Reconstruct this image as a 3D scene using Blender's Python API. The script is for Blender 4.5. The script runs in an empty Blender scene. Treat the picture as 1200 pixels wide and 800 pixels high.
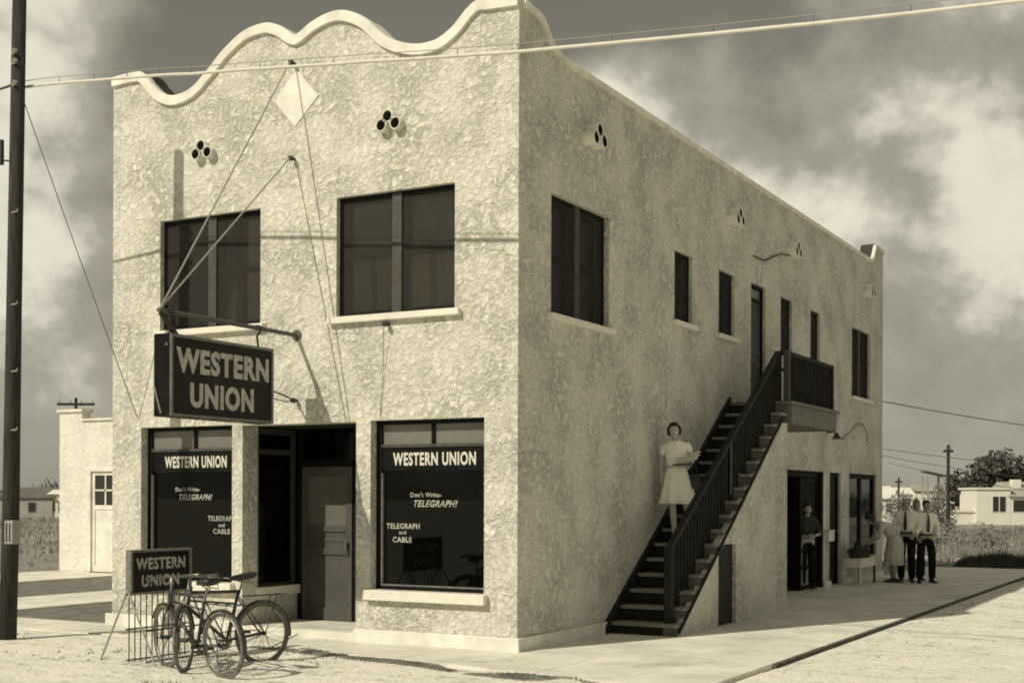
import bpy, bmesh, math, random
from mathutils import Vector, Matrix, noise
random.seed(7)
sc = bpy.context.scene
COL = sc.collection
R_ = math.radians

# ------------------------------------------------------------------ camera
YAW, PITCH, ROLL = 5.06572084e-01, -1.81372507e-03, 3.57063405e-03
fw = Vector((-math.sin(YAW)*math.cos(PITCH), math.cos(YAW)*math.cos(PITCH), math.sin(PITCH)))
rt = Vector((math.cos(YAW), math.sin(YAW), 0)); up = rt.cross(fw)
cr = rt*math.cos(ROLL)+up*math.sin(ROLL); cu = up*math.cos(ROLL)-rt*math.sin(ROLL)
camd = bpy.data.cameras.new('camera'); cam = bpy.data.objects.new('camera', camd); COL.objects.link(cam)
cam.matrix_world = Matrix.Translation((7.022, -12.782, 1.7)) @ Matrix((cr, cu, -fw)).transposed().to_4x4()
camd.sensor_width = 36; camd.lens = 46.106; camd.shift_y = 0.1557; camd.clip_end = 3000; camd.clip_start = .1
sc.camera = cam

# ------------------------------------------------------------------ world: sky with clouds (dark filtered sky of an old plate)
ELEV, AZ = R_(40), math.atan2(-.391, -.92)
w = bpy.data.worlds.new('World'); sc.world = w; w.use_nodes = True
nt = w.node_tree; nt.nodes.clear()
def N(t, **k):
    n = nt.nodes.new(t)
    for a, b in k.items(): setattr(n, a, b)
    return n
def mth(op, a, b=None, c=None, clamp=False):
    n = N('ShaderNodeMath', operation=op); n.use_clamp = clamp
    for i, v in enumerate((a, b, c)):
        if v is None: continue
        if isinstance(v, (int, float)): n.inputs[i].default_value = v
        else: nt.links.new(v, n.inputs[i])
    return n.outputs[0]
out = N('ShaderNodeOutputWorld'); bg = N('ShaderNodeBackground'); bg.inputs[1].default_value = .1
sky = N('ShaderNodeTexSky', sky_type='NISHITA'); sky.sun_disc = False; sky.sun_elevation = ELEV; sky.sun_rotation = AZ
sky.dust_density = 2.0
tc = N('ShaderNodeTexCoord')
bw = N('ShaderNodeRGBToBW'); nt.links.new(sky.outputs[0], bw.inputs[0])
mp = N('ShaderNodeMapping'); mp.inputs['Scale'].default_value = (1, 1, 1.15); mp.inputs['Location'].default_value = (3.1, 1.4, .6)
nt.links.new(tc.outputs['Generated'], mp.inputs[0])
no = N('ShaderNodeTexNoise'); no.inputs['Scale'].default_value = 5.2; no.inputs['Detail'].default_value = 10; no.inputs['Roughness'].default_value = .52; no.inputs['Distortion'].default_value = .12
nt.links.new(mp.outputs[0], no.inputs[0])
no2 = N('ShaderNodeTexNoise'); no2.inputs['Scale'].default_value = 17; no2.inputs['Detail'].default_value = 7; no2.inputs['Roughness'].default_value = .58; no2.inputs['Distortion'].default_value = .1
nt.links.new(mp.outputs[0], no2.inputs[0])
acc = mth('ADD', mth('MULTIPLY', no.outputs[0], 2.1), mth('MULTIPLY', no2.outputs[0], .75))
acc = mth('SUBTRACT', acc, .72)
# cloud banks seen in the photograph, each a direction on the dome
BL = [((-.713,.632,.305), 5.5, .52), ((-.762,.622,.18), 5, .30), ((-.79,.55,.28), 9, .32), ((-.419,.865,.285), 2.6, .75), ((-.385,.89,.262), 2.4, .45), ((-.34,.91,.225), 2.2, .25),
      ((-.135,.973,.183), 3.0, .46), ((-.150,.957,.241), 2.6, .22), ((-.268,.942,.195), 2.0, .18), ((-.134,.943,.304), 3, .05), ((-.05,.99,.14), 6, .12), ((-.2,.96,.13), 3, -.18),
      ((-.139,.984,.112), 2.4, .04), ((-.738,.67,.081), 7, -.10), ((-.247,.956,.159), 3, -.05),
      ((-.584,.739,.334), 8, -.42), ((-.499,.796,.344), 8, -.42), ((-.62,.74,.26), 5, -.18), ((-.296,.91,.29), 5, .08), ((-.2,.95,.2), 5, .08), ((-.191,.979,.04), 6, .10)]
for d, s, a in BL:
    v = N('ShaderNodeVectorMath', operation='DOT_PRODUCT'); nt.links.new(tc.outputs['Generated'], v.inputs[0]); v.inputs[1].default_value = Vector(d).normalized()
    g = mth('EXPONENT', mth('MULTIPLY', mth('SUBTRACT', v.outputs['Value'], 1), 1/(1-math.cos(R_(s)))))
    acc = mth('ADD', acc, mth('MULTIPLY', g, a*1.0))
mr = N('ShaderNodeMapRange', interpolation_type='SMOOTHSTEP'); nt.links.new(acc, mr.inputs[0])
mr.inputs[1].default_value = .40; mr.inputs[2].default_value = 1.0
# the sunlit heads of the cumulus: a second, sharper step
mr2 = N('ShaderNodeMapRange', interpolation_type='SMOOTHSTEP'); nt.links.new(acc, mr2.inputs[0])
mr2.inputs[1].default_value = .88; mr2.inputs[2].default_value = 1.24
sep = N('ShaderNodeSeparateXYZ'); nt.links.new(tc.outputs['Generated'], sep.inputs[0])
hz = mth('EXPONENT', mth('MULTIPLY', mth('MAXIMUM', sep.outputs[2], 0), -9))
base = mth('ADD', mth('MULTIPLY', mth('MINIMUM', bw.outputs[0], 3.0), .55), mth('MULTIPLY', hz, 1.9))
base = mth('ADD', base, .55)
cl = mth('ADD', mth('MULTIPLY', no2.outputs[0], 2.4), 2.7)
cl = mth('ADD', cl, mth('MULTIPLY', mr2.outputs[0], 3.9))
mx = N('ShaderNodeMix'); mx.data_type = 'FLOAT'
nt.links.new(mr.outputs[0], mx.inputs[0]); nt.links.new(base, mx.inputs[2]); nt.links.new(cl, mx.inputs[3])
cc = N('ShaderNodeCombineColor')
for i, k in enumerate((1, .945, .76)): nt.links.new(mth('MULTIPLY', mx.outputs[0], k), cc.inputs[i])
nt.links.new(cc.outputs[0], bg.inputs[0]); nt.links.new(bg.outputs[0], out.inputs[0])

# ------------------------------------------------------------------ sun
sd = bpy.data.lights.new('sun', 'SUN'); sd.energy = 3.8; sd.angle = R_(.53); sd.color = (1, .925, .76)
so = bpy.data.objects.new('sun', sd); COL.objects.link(so)
so.rotation_euler = Vector((.391*.766, .92*.766, -.643)).to_track_quat('-Z', 'Y').to_euler(); so.location = (-10, -20, 25)
sc.cycles.filter_width = 1.9
sc.view_settings.view_transform = 'Standard'; sc.view_settings.look = 'None'; sc.view_settings.gamma = 1; sc.view_settings.exposure = 0

# ------------------------------------------------------------------ materials (all toned: the plate is a warm monochrome)
def S(v): return (v, v*.970, v*.850, 1)
MATS = {}
def mat(name, v, rough=.8, spec=.3, var=0, vscale=5, bump=0, bscale=30, metallic=0, detail=4, stretch=None, dist=.01, vdist=0):
    if name in MATS: return MATS[name]
    m = bpy.data.materials.new(name); m.use_nodes = True; t = m.node_tree; p = t.nodes['Principled BSDF']
    p.inputs['Base Color'].default_value = S(v); p.inputs['Roughness'].default_value = rough; p.inputs['Specular IOR Level'].default_value = spec; p.inputs['Metallic'].default_value = metallic
    tcn = t.nodes.new('ShaderNodeTexCoord'); src = tcn.outputs['Object']
    if stretch:
        mpn = t.nodes.new('ShaderNodeMapping'); mpn.inputs['Scale'].default_value = stretch; t.links.new(src, mpn.inputs[0]); src = mpn.outputs[0]
    if var:
        n = t.nodes.new('ShaderNodeTexNoise'); n.inputs['Scale'].default_value = vscale; n.inputs['Detail'].default_value = detail; n.inputs['Roughness'].default_value = .6; n.inputs['Distortion'].default_value = vdist
        t.links.new(src, n.inputs[0])
        r = t.nodes.new('ShaderNodeValToRGB'); r.color_ramp.elements[0].position = .32; r.color_ramp.elements[1].position = .68
        r.color_ramp.elements[0].color = S(v*(1-var)); r.color_ramp.elements[1].color = S(min(.9, v*(1+var)))
        t.links.new(n.outputs[0], r.inputs[0]); t.links.new(r.outputs[0], p.inputs['Base Color'])
    if bump:
        n = t.nodes.new('ShaderNodeTexNoise'); n.inputs['Scale'].default_value = bscale; n.inputs['Detail'].default_value = 6
        t.links.new(src, n.inputs[0]); b = t.nodes.new('ShaderNodeBump'); b.inputs['Strength'].default_value = bump; b.inputs['Distance'].default_value = dist
        t.links.new(n.outputs[0], b.inputs['Height']); t.links.new(b.outputs[0], p.inputs['Normal'])
    MATS[name] = m; return m

def stucco(name, lo, hi, bstr=.9, bdist=.03, scale=9):
    m = bpy.data.materials.new(name); m.use_nodes = True; t = m.node_tree; p = t.nodes['Principled BSDF']
    p.inputs['Roughness'].default_value = .92; p.inputs['Specular IOR Level'].default_value = .1
    L = t.links.new; nn = t.nodes.new
    tcn = nn('ShaderNodeTexCoord'); O = tcn.outputs['Object']
    def noi(sc_, det, dst=0, ro=.55, src=O):
        n = nn('ShaderNodeTexNoise'); n.inputs['Scale'].default_value = sc_; n.inputs['Detail'].default_value = det; n.inputs['Distortion'].default_value = dst; n.inputs['Roughness'].default_value = ro; L(src, n.inputs[0]); return n.outputs[0]
    def mm(op, a, b, c=None):
        n = nn('ShaderNodeMath'); n.operation = op
        for i, v in enumerate((a, b, c)):
            if v is None: continue
            if isinstance(v, (int, float)): n.inputs[i].default_value = v
            else: L(v, n.inputs[i])
        return n.outputs[0]
    def mr_(v, a, b, c=0, d=1, sm=True):
        n = nn('ShaderNodeMapRange'); n.interpolation_type = 'SMOOTHSTEP' if sm else 'LINEAR'; L(v, n.inputs[0])
        for i, q in enumerate((a, b, c, d)): n.inputs[i+1].default_value = q
        return n.outputs[0]
    # hand thrown dashes: irregular lumps, trowel ridges that come and go, fine sand
    n1 = noi(scale, 4, .9, .6); n1b = noi(scale*2.1, 4, .6, .6)
    patch = mr_(noi(1.6, 4), .38, .62, .15, 1)
    ridge = mm('MULTIPLY', mr_(mm('ABSOLUTE', mm('SUBTRACT', n1, .5), None), 0, .12, 1, 0), patch)
    lump = mr_(n1b, .35, .7)
    sand = noi(60, 5, 0, .7)
    h = mm('ADD', mm('ADD', mm('MULTIPLY', ridge, -.8), mm('MULTIPLY', lump, .9)), mm('MULTIPLY', sand, .35))
    bp = nn('ShaderNodeBump'); bp.inputs['Strength'].default_value = bstr; bp.inputs['Distance'].default_value = bdist; L(h, bp.inputs['Height']); L(bp.outputs[0], p.inputs['Normal'])
    mpn = nn('ShaderNodeMapping'); mpn.inputs['Scale'].default_value = (6, 6, .5); L(O, mpn.inputs[0])
    streak = noi(1.3, 6, 0, .7, mpn.outputs[0]); broad = noi(.7, 8, 0, .65); mid = noi(3.2, 6, .4, .65)
    v = mm('ADD', mm('MULTIPLY', streak, .17), mm('MULTIPLY', broad, .20)); v = mm('ADD', v, mm('MULTIPLY', mid, .28)); v = mm('ADD', v, mm('MULTIPLY', n1b, .44))
    v = mm('SUBTRACT', v, mm('MULTIPLY', ridge, .17)); v = mm('ADD', v, .02)  # crevices darkened in the colour, as relief shade would
    # scattered dark pits
    pits = mr_(noi(24, 3, .3, .5), .66, .74, 0, .16); v = mm('SUBTRACT', v, pits)
    f = mr_(v, .36, .66, 0, 1, False)
    mxn = nn('ShaderNodeMix'); mxn.data_type = 'RGBA'; L(f, mxn.inputs[0]); mxn.inputs[6].default_value = S(lo); mxn.inputs[7].default_value = S(hi)
    L(mxn.outputs[2], p.inputs['Base Color']); MATS[name] = m; return m

def glass(name, trans, tint_v, rough=.02, dark=.02):
    """window pane: clear coat over a partly transparent dark sheet"""
    m = bpy.data.materials.new(name); m.use_nodes = True; t = m.node_tree; p = t.nodes['Principled BSDF']; o = t.nodes['Material Output']
    p.inputs['Base Color'].default_value = S(dark); p.inputs['Roughness'].default_value = .6; p.inputs['Specular IOR Level'].default_value = .0
    tr = t.nodes.new('ShaderNodeBsdfTransparent'); tr.inputs[0].default_value = S(tint_v)
    gl = t.nodes.new('ShaderNodeBsdfGlossy'); gl.inputs['Roughness'].default_value = rough
    mx1 = t.nodes.new('ShaderNodeMixShader'); mx1.inputs[0].default_value = trans; t.links.new(p.outputs[0], mx1.inputs[1]); t.links.new(tr.outputs[0], mx1.inputs[2])
    fr = t.nodes.new('ShaderNodeFresnel'); fr.inputs[0].default_value = 1.5 if name != 'shop window glass' else 1.32
    mx2 = t.nodes.new('ShaderNodeMixShader'); t.links.new(fr.outputs[0], mx2.inputs[0]); t.links.new(mx1.outputs[0], mx2.inputs[1]); t.links.new(gl.outputs[0], mx2.inputs[2])
    t.links.new(mx2.outputs[0], o.inputs[0]); MATS[name] = m; return m

STUC = stucco('rough trowelled stucco', .42, .80, .78, .022, 7)
STUC2 = stucco('pale stucco', .62, .82, .5, .015, 5)
PLAST = mat('smooth white plaster', .72, .85, var=.17, vscale=3.5, detail=8, bump=.3, bscale=25)
SILLM = mat('painted concrete sill', .72, .8, var=.08, vscale=8, bump=.2, bscale=40)
CONC = mat('concrete walk', .66, .92, .15, var=.19, vscale=1.3, detail=9, bump=.35, bscale=45, dist=.006)
def stains(m, amt):
    t = m.node_tree; p = t.nodes['Principled BSDF']; src = p.inputs['Base Color'].links[0].from_socket; g = t.nodes.new('ShaderNodeNewGeometry'); f = None
    for sc_, a_, b_ in ((.8, .56, .72), (6.5, .66, .76)):
        n = t.nodes.new('ShaderNodeTexNoise'); n.inputs['Scale'].default_value = sc_; n.inputs['Detail'].default_value = 8; n.inputs['Roughness'].default_value = .68; n.inputs['Distortion'].default_value = .5; t.links.new(g.outputs['Position'], n.inputs[0])
        q = t.nodes.new('ShaderNodeMapRange'); q.inputs[1].default_value = a_; q.inputs[2].default_value = b_; q.inputs[4].default_value = amt; t.links.new(n.outputs[0], q.inputs[0])
        x = t.nodes.new('ShaderNodeMix'); x.data_type = 'RGBA'; t.links.new(q.outputs[0], x.inputs[0]); t.links.new(src, x.inputs[6]); x.inputs[7].default_value = S(.2); src = x.outputs[2]
    t.links.new(src, p.inputs['Base Color'])
stains(CONC, .45); stains(PLAST, .28); stains(SILLM, .3)
DARKP = mat('dark paint', .018, .55, .12, var=.35, vscale=9, bump=.15, bscale=30)
TRIM = mat('window trim paint', .06, .6, .3, var=.25, vscale=12)
FRAME = mat('black window frame', .009, .6, .08)
DOORP = mat('screen door paint', .07, .6, .3, var=.18, vscale=5)
DOORM = mat('screen door mesh', .12, .85, .1, var=.1, vscale=3)
STAIR = mat('dark stair stringer paint', .022, .6, .12, var=.4, vscale=7)
TREAD = mat('worn stair tread', .22, .7, .25, var=.35, vscale=9, stretch=(2, 9, 9), bump=.2)
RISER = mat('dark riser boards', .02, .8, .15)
LAND = mat('landing boards', .16, .75, var=.25, vscale=5)
CREO = mat('creosoted pole wood', .040, .85, .15, var=.5, vscale=6, stretch=(8, 8, .5), bump=.6, bscale=22)
METAL = mat('galvanised metal', .30, .45, .4, var=.2, vscale=20)
IRON = mat('dark iron', .03, .5, .4, var=.3, vscale=20)
PIPEM = mat('weathered iron pipe', .09, .6, .4, var=.3, vscale=20)
CABLE = mat('pale lead cable sheath', .62, .55, .4, var=.1, vscale=9)
WIREM = mat('drop wire', .14, .7)
ROPE = mat('guy wire', .30, .6)
SIGNB = mat('black sign enamel', .008, .3, .15, var=.4, vscale=6)
SIGNW = mat('grey white sign letter enamel', .40, .5, .3, var=.3, vscale=25)
SIGNE = mat('sign edge metal', .16, .5, .4, var=.3, vscale=15)
GILT2 = mat('worn shade-dimmed window lettering', .40, .6, .2, var=.35, vscale=9)  # worn gilt, its colour also dimmed for part shadow on the letters
GILT = mat('gilt window lettering', .62, .5, .3)
TILE = mat('clay drain tile', .64, .8, var=.25, vscale=15)
BORESH = mat('drain bore shade', .008, 1, 0)
CURT = mat('hung curtain cloth', .5, .95, .05, var=.1, vscale=6)
BLIND = mat('drab roller blind', .24, .9, .05, var=.3, vscale=3)
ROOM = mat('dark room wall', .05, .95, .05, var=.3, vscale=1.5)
ROOF = mat('tar roof', .06, .95, .1, var=.3, vscale=2)
TRANS = mat('transom glass whitened from behind', .16, .35, .5, var=.12, vscale=3)
CLEARG = glass('clear sash glass', .95, .95, .02, .02)
def screenmat(name, trans, v):
    m = bpy.data.materials.new(name); m.use_nodes = True; t = m.node_tree; p = t.nodes['Principled BSDF']; o = t.nodes['Material Output']
    p.inputs['Base Color'].default_value = S(v); p.inputs['Roughness'].default_value = .9; p.inputs['Specular IOR Level'].default_value = 0
    tr = t.nodes.new('ShaderNodeBsdfTransparent'); mx1 = t.nodes.new('ShaderNodeMixShader'); mx1.inputs[0].default_value = trans
    t.links.new(p.outputs[0], mx1.inputs[1]); t.links.new(tr.outputs[0], mx1.inputs[2]); t.links.new(mx1.outputs[0], o.inputs[0]); return m
SCREEN = screenmat('insect screen', .72, .07) if 1 else glass('insect screen', .72, .9, .5, .045)
SHOPG = glass('shop window glass', .6, .25, .01, .004)
GLASS2 = glass('side shop window glass', .8, .95, .02, .02)
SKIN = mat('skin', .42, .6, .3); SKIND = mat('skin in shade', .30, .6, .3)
LIPS = mat('lips', .12, .5); EYE = mat('eye', .02, .3)
HAIR = mat('dark hair', .015, .55, .35, var=.5, vscale=40, bump=.5, bscale=60)
WHITEC = mat('white cotton', .84, .95, .05, var=.05, vscale=10)
PALEC = mat('pale print cotton', .52, .95, .05, var=.2, vscale=22)
SHIRT = mat('white shirt cotton', .84, .95, .05, var=.06, vscale=9)
TROUS = mat('black trousers', .012, .95, .1, var=.3, vscale=9)
GREYC = mat('dark work cloth', .05, .95, .05, var=.3, vscale=9)
LEATH = mat('black leather', .012, .4, .5)
STRAW = mat('straw hat', .8, .9, .1, var=.12, vscale=30)
PAPER = mat('paper bundle', .88, .9, .1, var=.1, vscale=15)
RUBBER = mat('tyre rubber', .045, .85, .2, var=.3, vscale=20)
RUBL = mat('pale worn tyre', .15, .85, .2, var=.3, vscale=14)
BIKEP = mat('bicycle frame enamel', .035, .4, .5, var=.3, vscale=20)
CHROME = mat('bicycle plating', .25, .4, .5, metallic=.8)
LEAF = mat('foliage', .10, .9, .1, var=.5, vscale=1.2)
LEAFB = mat('foliage sunlit kind', .11, .9, .1, var=.5, vscale=1.2)
SCRUB = mat('grey scrub leaves', .22, .95, .05, var=.4, vscale=1.0)
DRYG = mat('dry grass', .34, .95, .05, var=.35, vscale=.8)
WEED = mat('dark low weeds', .085, .95, .05, var=.4, vscale=3)
LOWG = mat('low trodden grass', .30, .95, .05, var=.4, vscale=3)
BARK = mat('bark', .08, .9, .1, var=.3, vscale=8)
HOUSEW = mat('distant white house wall', .72, .9, .1, var=.06, vscale=1)
HOUSEG = mat('distant grey house wall', .34, .9, .1, var=.15, vscale=1)
ROOFD = mat('distant roof', .14, .9, .1, var=.2, vscale=1)
WINDK = mat('dark far pane', .03, .3, .5)
DIRTC = mat('pale dirt clods', .50, .95, .05, var=.25, vscale=6)

# ------------------------------------------------------------------ building blocks
ID = lambda p: Vector(p)
class MB:
    def __init__(s, T=ID): s.bm = bmesh.new(); s.T = T
    def box(s, lo, hi, bev=0):
        x0, y0, z0 = lo; x1, y1, z1 = hi
        x0, x1 = sorted((x0, x1)); y0, y1 = sorted((y0, y1)); z0, z1 = sorted((z0, z1))
        v = [s.bm.verts.new(s.T(p)) for p in ((x0,y0,z0),(x1,y0,z0),(x1,y1,z0),(x0,y1,z0),(x0,y0,z1),(x1,y0,z1),(x1,y1,z1),(x0,y1,z1))]
        fs = [s.bm.faces.new([v[i] for i in q]) for q in ((0,3,2,1),(4,5,6,7),(0,1,5,4),(1,2,6,5),(2,3,7,6),(3,0,4,7))]
        if bev:
            es = list({e for f in fs for e in f.edges}); bmesh.ops.bevel(s.bm, geom=es, offset=bev, segments=2, affect='EDGES', profile=.5)
        return s
    def beam(s, a, b, wd, h, upv=(0, 0, 1)):
        a, b = Vector(a), Vector(b); d = (b-a).normalized(); u = Vector(upv); x = d.cross(u).normalized(); u = x.cross(d)
        v = []
        for c in (a, b):
            for i, j in ((-1,-1),(1,-1),(1,1),(-1,1)): v.append(s.bm.verts.new(s.T(c+x*i*wd/2+u*j*h/2)))
        for q in ((0,1,2,3),(7,6,5,4),(0,4,5,1),(1,5,6,2),(2,6,7,3),(3,7,4,0)): s.bm.faces.new([v[i] for i in q])
        return s
    def tube(s, pts, r, n=8, cap=True, closed=False):
        pts = [Vector(p) for p in pts]; m = len(pts); rr = r if isinstance(r, (list, tuple)) else [r]*m
        rings = []; pu = None
        for i, p in enumerate(pts):
            if closed: d = (pts[(i+1) % m]-pts[i-1]).normalized()
            else: d = (pts[min(i+1, m-1)]-pts[max(i-1, 0)]).normalized()
            if pu is None: pu = Vector((0, 0, 1)) if abs(d.z) < .9 else Vector((1, 0, 0))
            x = d.cross(pu)
            if x.length < 1e-6: x = d.orthogonal()
            x.normalize(); u = x.cross(d).normalized(); pu = u
            rings.append([s.bm.verts.new(s.T(p+(x*math.cos(2*math.pi*k/n)+u*math.sin(2*math.pi*k/n))*rr[i])) for k in range(n)])
        for i in range(m if closed else m-1):
            A, B = rings[i], rings[(i+1) % m]
            for k in range(n): s.bm.faces.new((A[k], A[(k+1) % n], B[(k+1) % n], B[k]))
        if cap and not closed: s.bm.faces.new(rings[0][::-1]); s.bm.faces.new(rings[-1])
        return s
    def rings(s, rs, cap=True):
        """loft closed rings of points"""
        R = [[s.bm.verts.new(s.T(p)) for p in r] for r in rs]; n = len(R[0])
        for A, B in zip(R, R[1:]):
            for k in range(n): s.bm.faces.new((A[k], A[(k+1) % n], B[(k+1) % n], B[k]))
        if cap: s.bm.faces.new(R[0][::-1]); s.bm.faces.new(R[-1])
        return s
    def ell(s, c, rx, ry, rz, n=12, m=8, fn=None, rot=None):
        c = Vector(c); rs = []
        for j in range(1, m):
            t = math.pi*j/m-math.pi/2
            rs.append([(math.cos(t)*math.cos(2*math.pi*k/n), math.cos(t)*math.sin(2*math.pi*k/n), math.sin(t)) for k in range(n)])
        def pp(q):
            q = Vector(q); p = Vector((q.x*rx, q.y*ry, q.z*rz))
            if fn: p = fn(q, p)
            if rot: p = rot @ p
            return c+p
        R = [[s.bm.verts.new(s.T(pp(q))) for q in r] for r in rs]
        b = s.bm.verts.new(s.T(pp((0, 0, -1)))); t_ = s.bm.verts.new(s.T(pp((0, 0, 1))))
        for A, B in zip(R, R[1:]):
            for k in range(n): s.bm.faces.new((A[k], A[(k+1) % n], B[(k+1) % n], B[k]))
        for k in range(n): s.bm.faces.new((b, R[0][(k+1) % n], R[0][k])); s.bm.faces.new((t_, R[-1][k], R[-1][(k+1) % n]))
        return s
    def poly(s, pts):
        s.bm.faces.new([s.bm.verts.new(s.T(p)) for p in pts]); return s
    def build(s, name, m, parent=None, smooth=False, norm=True, **props):
        if norm: bmesh.ops.recalc_face_normals(s.bm, faces=s.bm.faces)
        me = bpy.data.meshes.new(name); s.bm.to_mesh(me); s.bm.free()
        for mm in (m if isinstance(m, (list, tuple)) else [m]): me.materials.append(mm)
        if smooth:
            for p in me.polygons: p.use_smooth = True
        o = bpy.data.objects.new(name, me); COL.objects.link(o)
        if parent: o.parent = parent
        for k, v in props.items(): o[k] = v
        return o
def tag(o, label, cat, group=None):
    o['label'] = label; o['category'] = cat
    if group: o['group'] = group
    return o
def thing(name, label, cat, loc=(0, 0, 0), rz=0, group=None):
    o = bpy.data.objects.new(name, None); COL.objects.link(o); o.location = loc; o.rotation_euler = (0, 0, rz); o.empty_display_size = .2
    return tag(o, label, cat, group)
def dup(o, parent=None):
    c = o.copy(); COL.objects.link(c); c.parent = parent
    for ch in list(o.children): dup(ch, c)
    return c

TF = lambda p: Vector((p[0], p[1], p[2]))                 # front wall frame: (along x, inward y, z)
TR = lambda p: Vector((-p[1], p[0], p[2]))                # side wall frame: (along y, inward -x, z)

def catmull(pts, k=5):
    o = []
    for i in range(len(pts)-1):
        p0, p1, p2, p3 = pts[max(i-1, 0)], pts[i], pts[i+1], pts[min(i+2, len(pts)-1)]
        for j in range(k):
            t = j/k
            z = .5*((2*p1[1])+(-p0[1]+p2[1])*t+(2*p0[1]-5*p1[1]+4*p2[1]-p3[1])*t*t+(-p0[1]+3*p1[1]-3*p2[1]+p3[1])*t**3)
            o.append((p1[0]+(p2[0]-p1[0])*t, z))
    o.append(pts[-1]); return o

# parapet outlines (outer top edge of the coping)
PF = catmull([(-6.2,7.32),(-5.94,7.33),(-5.70,7.32),(-5.60,7.26),(-5.48,7.13),(-5.30,6.98),(-5.10,6.92),(-4.84,6.96),(-4.59,7.12),(-4.28,7.37),(-3.96,7.55),(-3.6,7.6),(-3.35,7.52),(-3.12,7.37)])[:-1] \
   + catmull([(-3.12,7.37),(-2.89,7.48),(-2.63,7.55),(-2.38,7.54),(-2.06,7.39),(-1.76,7.12),(-1.41,6.98),(-1.1,6.97),(-.87,7.08),(-.65,7.27),(-.52,7.33),(-.40,7.32),(0,7.30)])
PS = catmull([(0,7.28),(.40,7.27),(.56,7.22),(.72,7.08),(.90,6.98),(1.15,6.935),(1.6,6.93)]) + [(6, 6.93), (11, 6.93), (15.88, 6.93)] + [(16.0,6.99),(16.12,7.14),(16.22,7.28),(16.34,7.32),(17.0,7.30)]
PBK = [(-6.2,7.3),(-5.7,7.3),(-5.5,7.1),(-5.2,6.95),(-1.6,6.95),(-1.2,7.02),(-.8,7.2),(-.55,7.3),(0,7.3)]

def zof(P, a):
    for (a0, z0), (a1, z1) in zip(P, P[1:]):
        if a0-1e-6 <= a <= a1+1e-6: return z0+(z1-z0)*(a-a0)/(a1-a0) if a1 > a0 else z0
    return P[-1][1]

def wall(name, T, P, holes, thick, m, parent, a0, a1, zb=0, drop=.02):
    xs = sorted({round(q[0], 4) for q in P if a0 < q[0] < a1} | {a0, a1} | {v for h in holes for v in h[:2]})
    zs = sorted({zb, 6.4} | {v for h in holes for v in h[2:]})
    b = MB(T); bm = b.bm; vs = {}
    def V(a, z, top=False):
        k = (round(a, 4), 'T' if top else round(z, 4))
        if k not in vs: vs[k] = bm.verts.new(T((a, 0, zof(P, a)-drop if top else z)))
        return vs[k]
    faces = []
    for xa, xb in zip(xs, xs[1:]):
        for za, zc in zip(zs, zs[1:]):
            cx, cz = (xa+xb)/2, (za+zc)/2
            if any(h[0] < cx < h[1] and h[2] < cz < h[3] for h in holes): continue
            faces.append(bm.faces.new((V(xa, za), V(xb, za), V(xb, zc), V(xa, zc))))
        faces.append(bm.faces.new((V(xa, 6.4), V(xb, 6.4), V(xb, 0, True), V(xa, 0, True))))
    r = bmesh.ops.extrude_face_region(bm, geom=faces, use_keep_orig=True)
    d = T((0, thick, 0))-T((0, 0, 0))
    bmesh.ops.translate(bm, verts=[g for g in r['geom'] if isinstance(g, bmesh.types.BMVert)], vec=d)
    return b.build(name, m, parent)

def coping(name, T, P, d0, d1, h, m, parent):
    b = MB(T); rs = []
    for i, (a, z) in enumerate(P):
        p0, p1 = P[max(i-1, 0)], P[min(i+1, len(P)-1)]
        t = Vector((p1[0]-p0[0], p1[1]-p0[1])).normalized(); n = Vector((-t.y, t.x))
        lo = (a-n.x*h, z-n.y*h); e = .015
        rs.append([(lo[0], d0, lo[1]), (lo[0], d1, lo[1]), (a, d1, z-e), (a-n.x*0, d1-e, z), (a, d0+e*1.6, z), (a, d0, z-e*1.6)])
    return b.rings(rs).build(name, m, parent)

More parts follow.
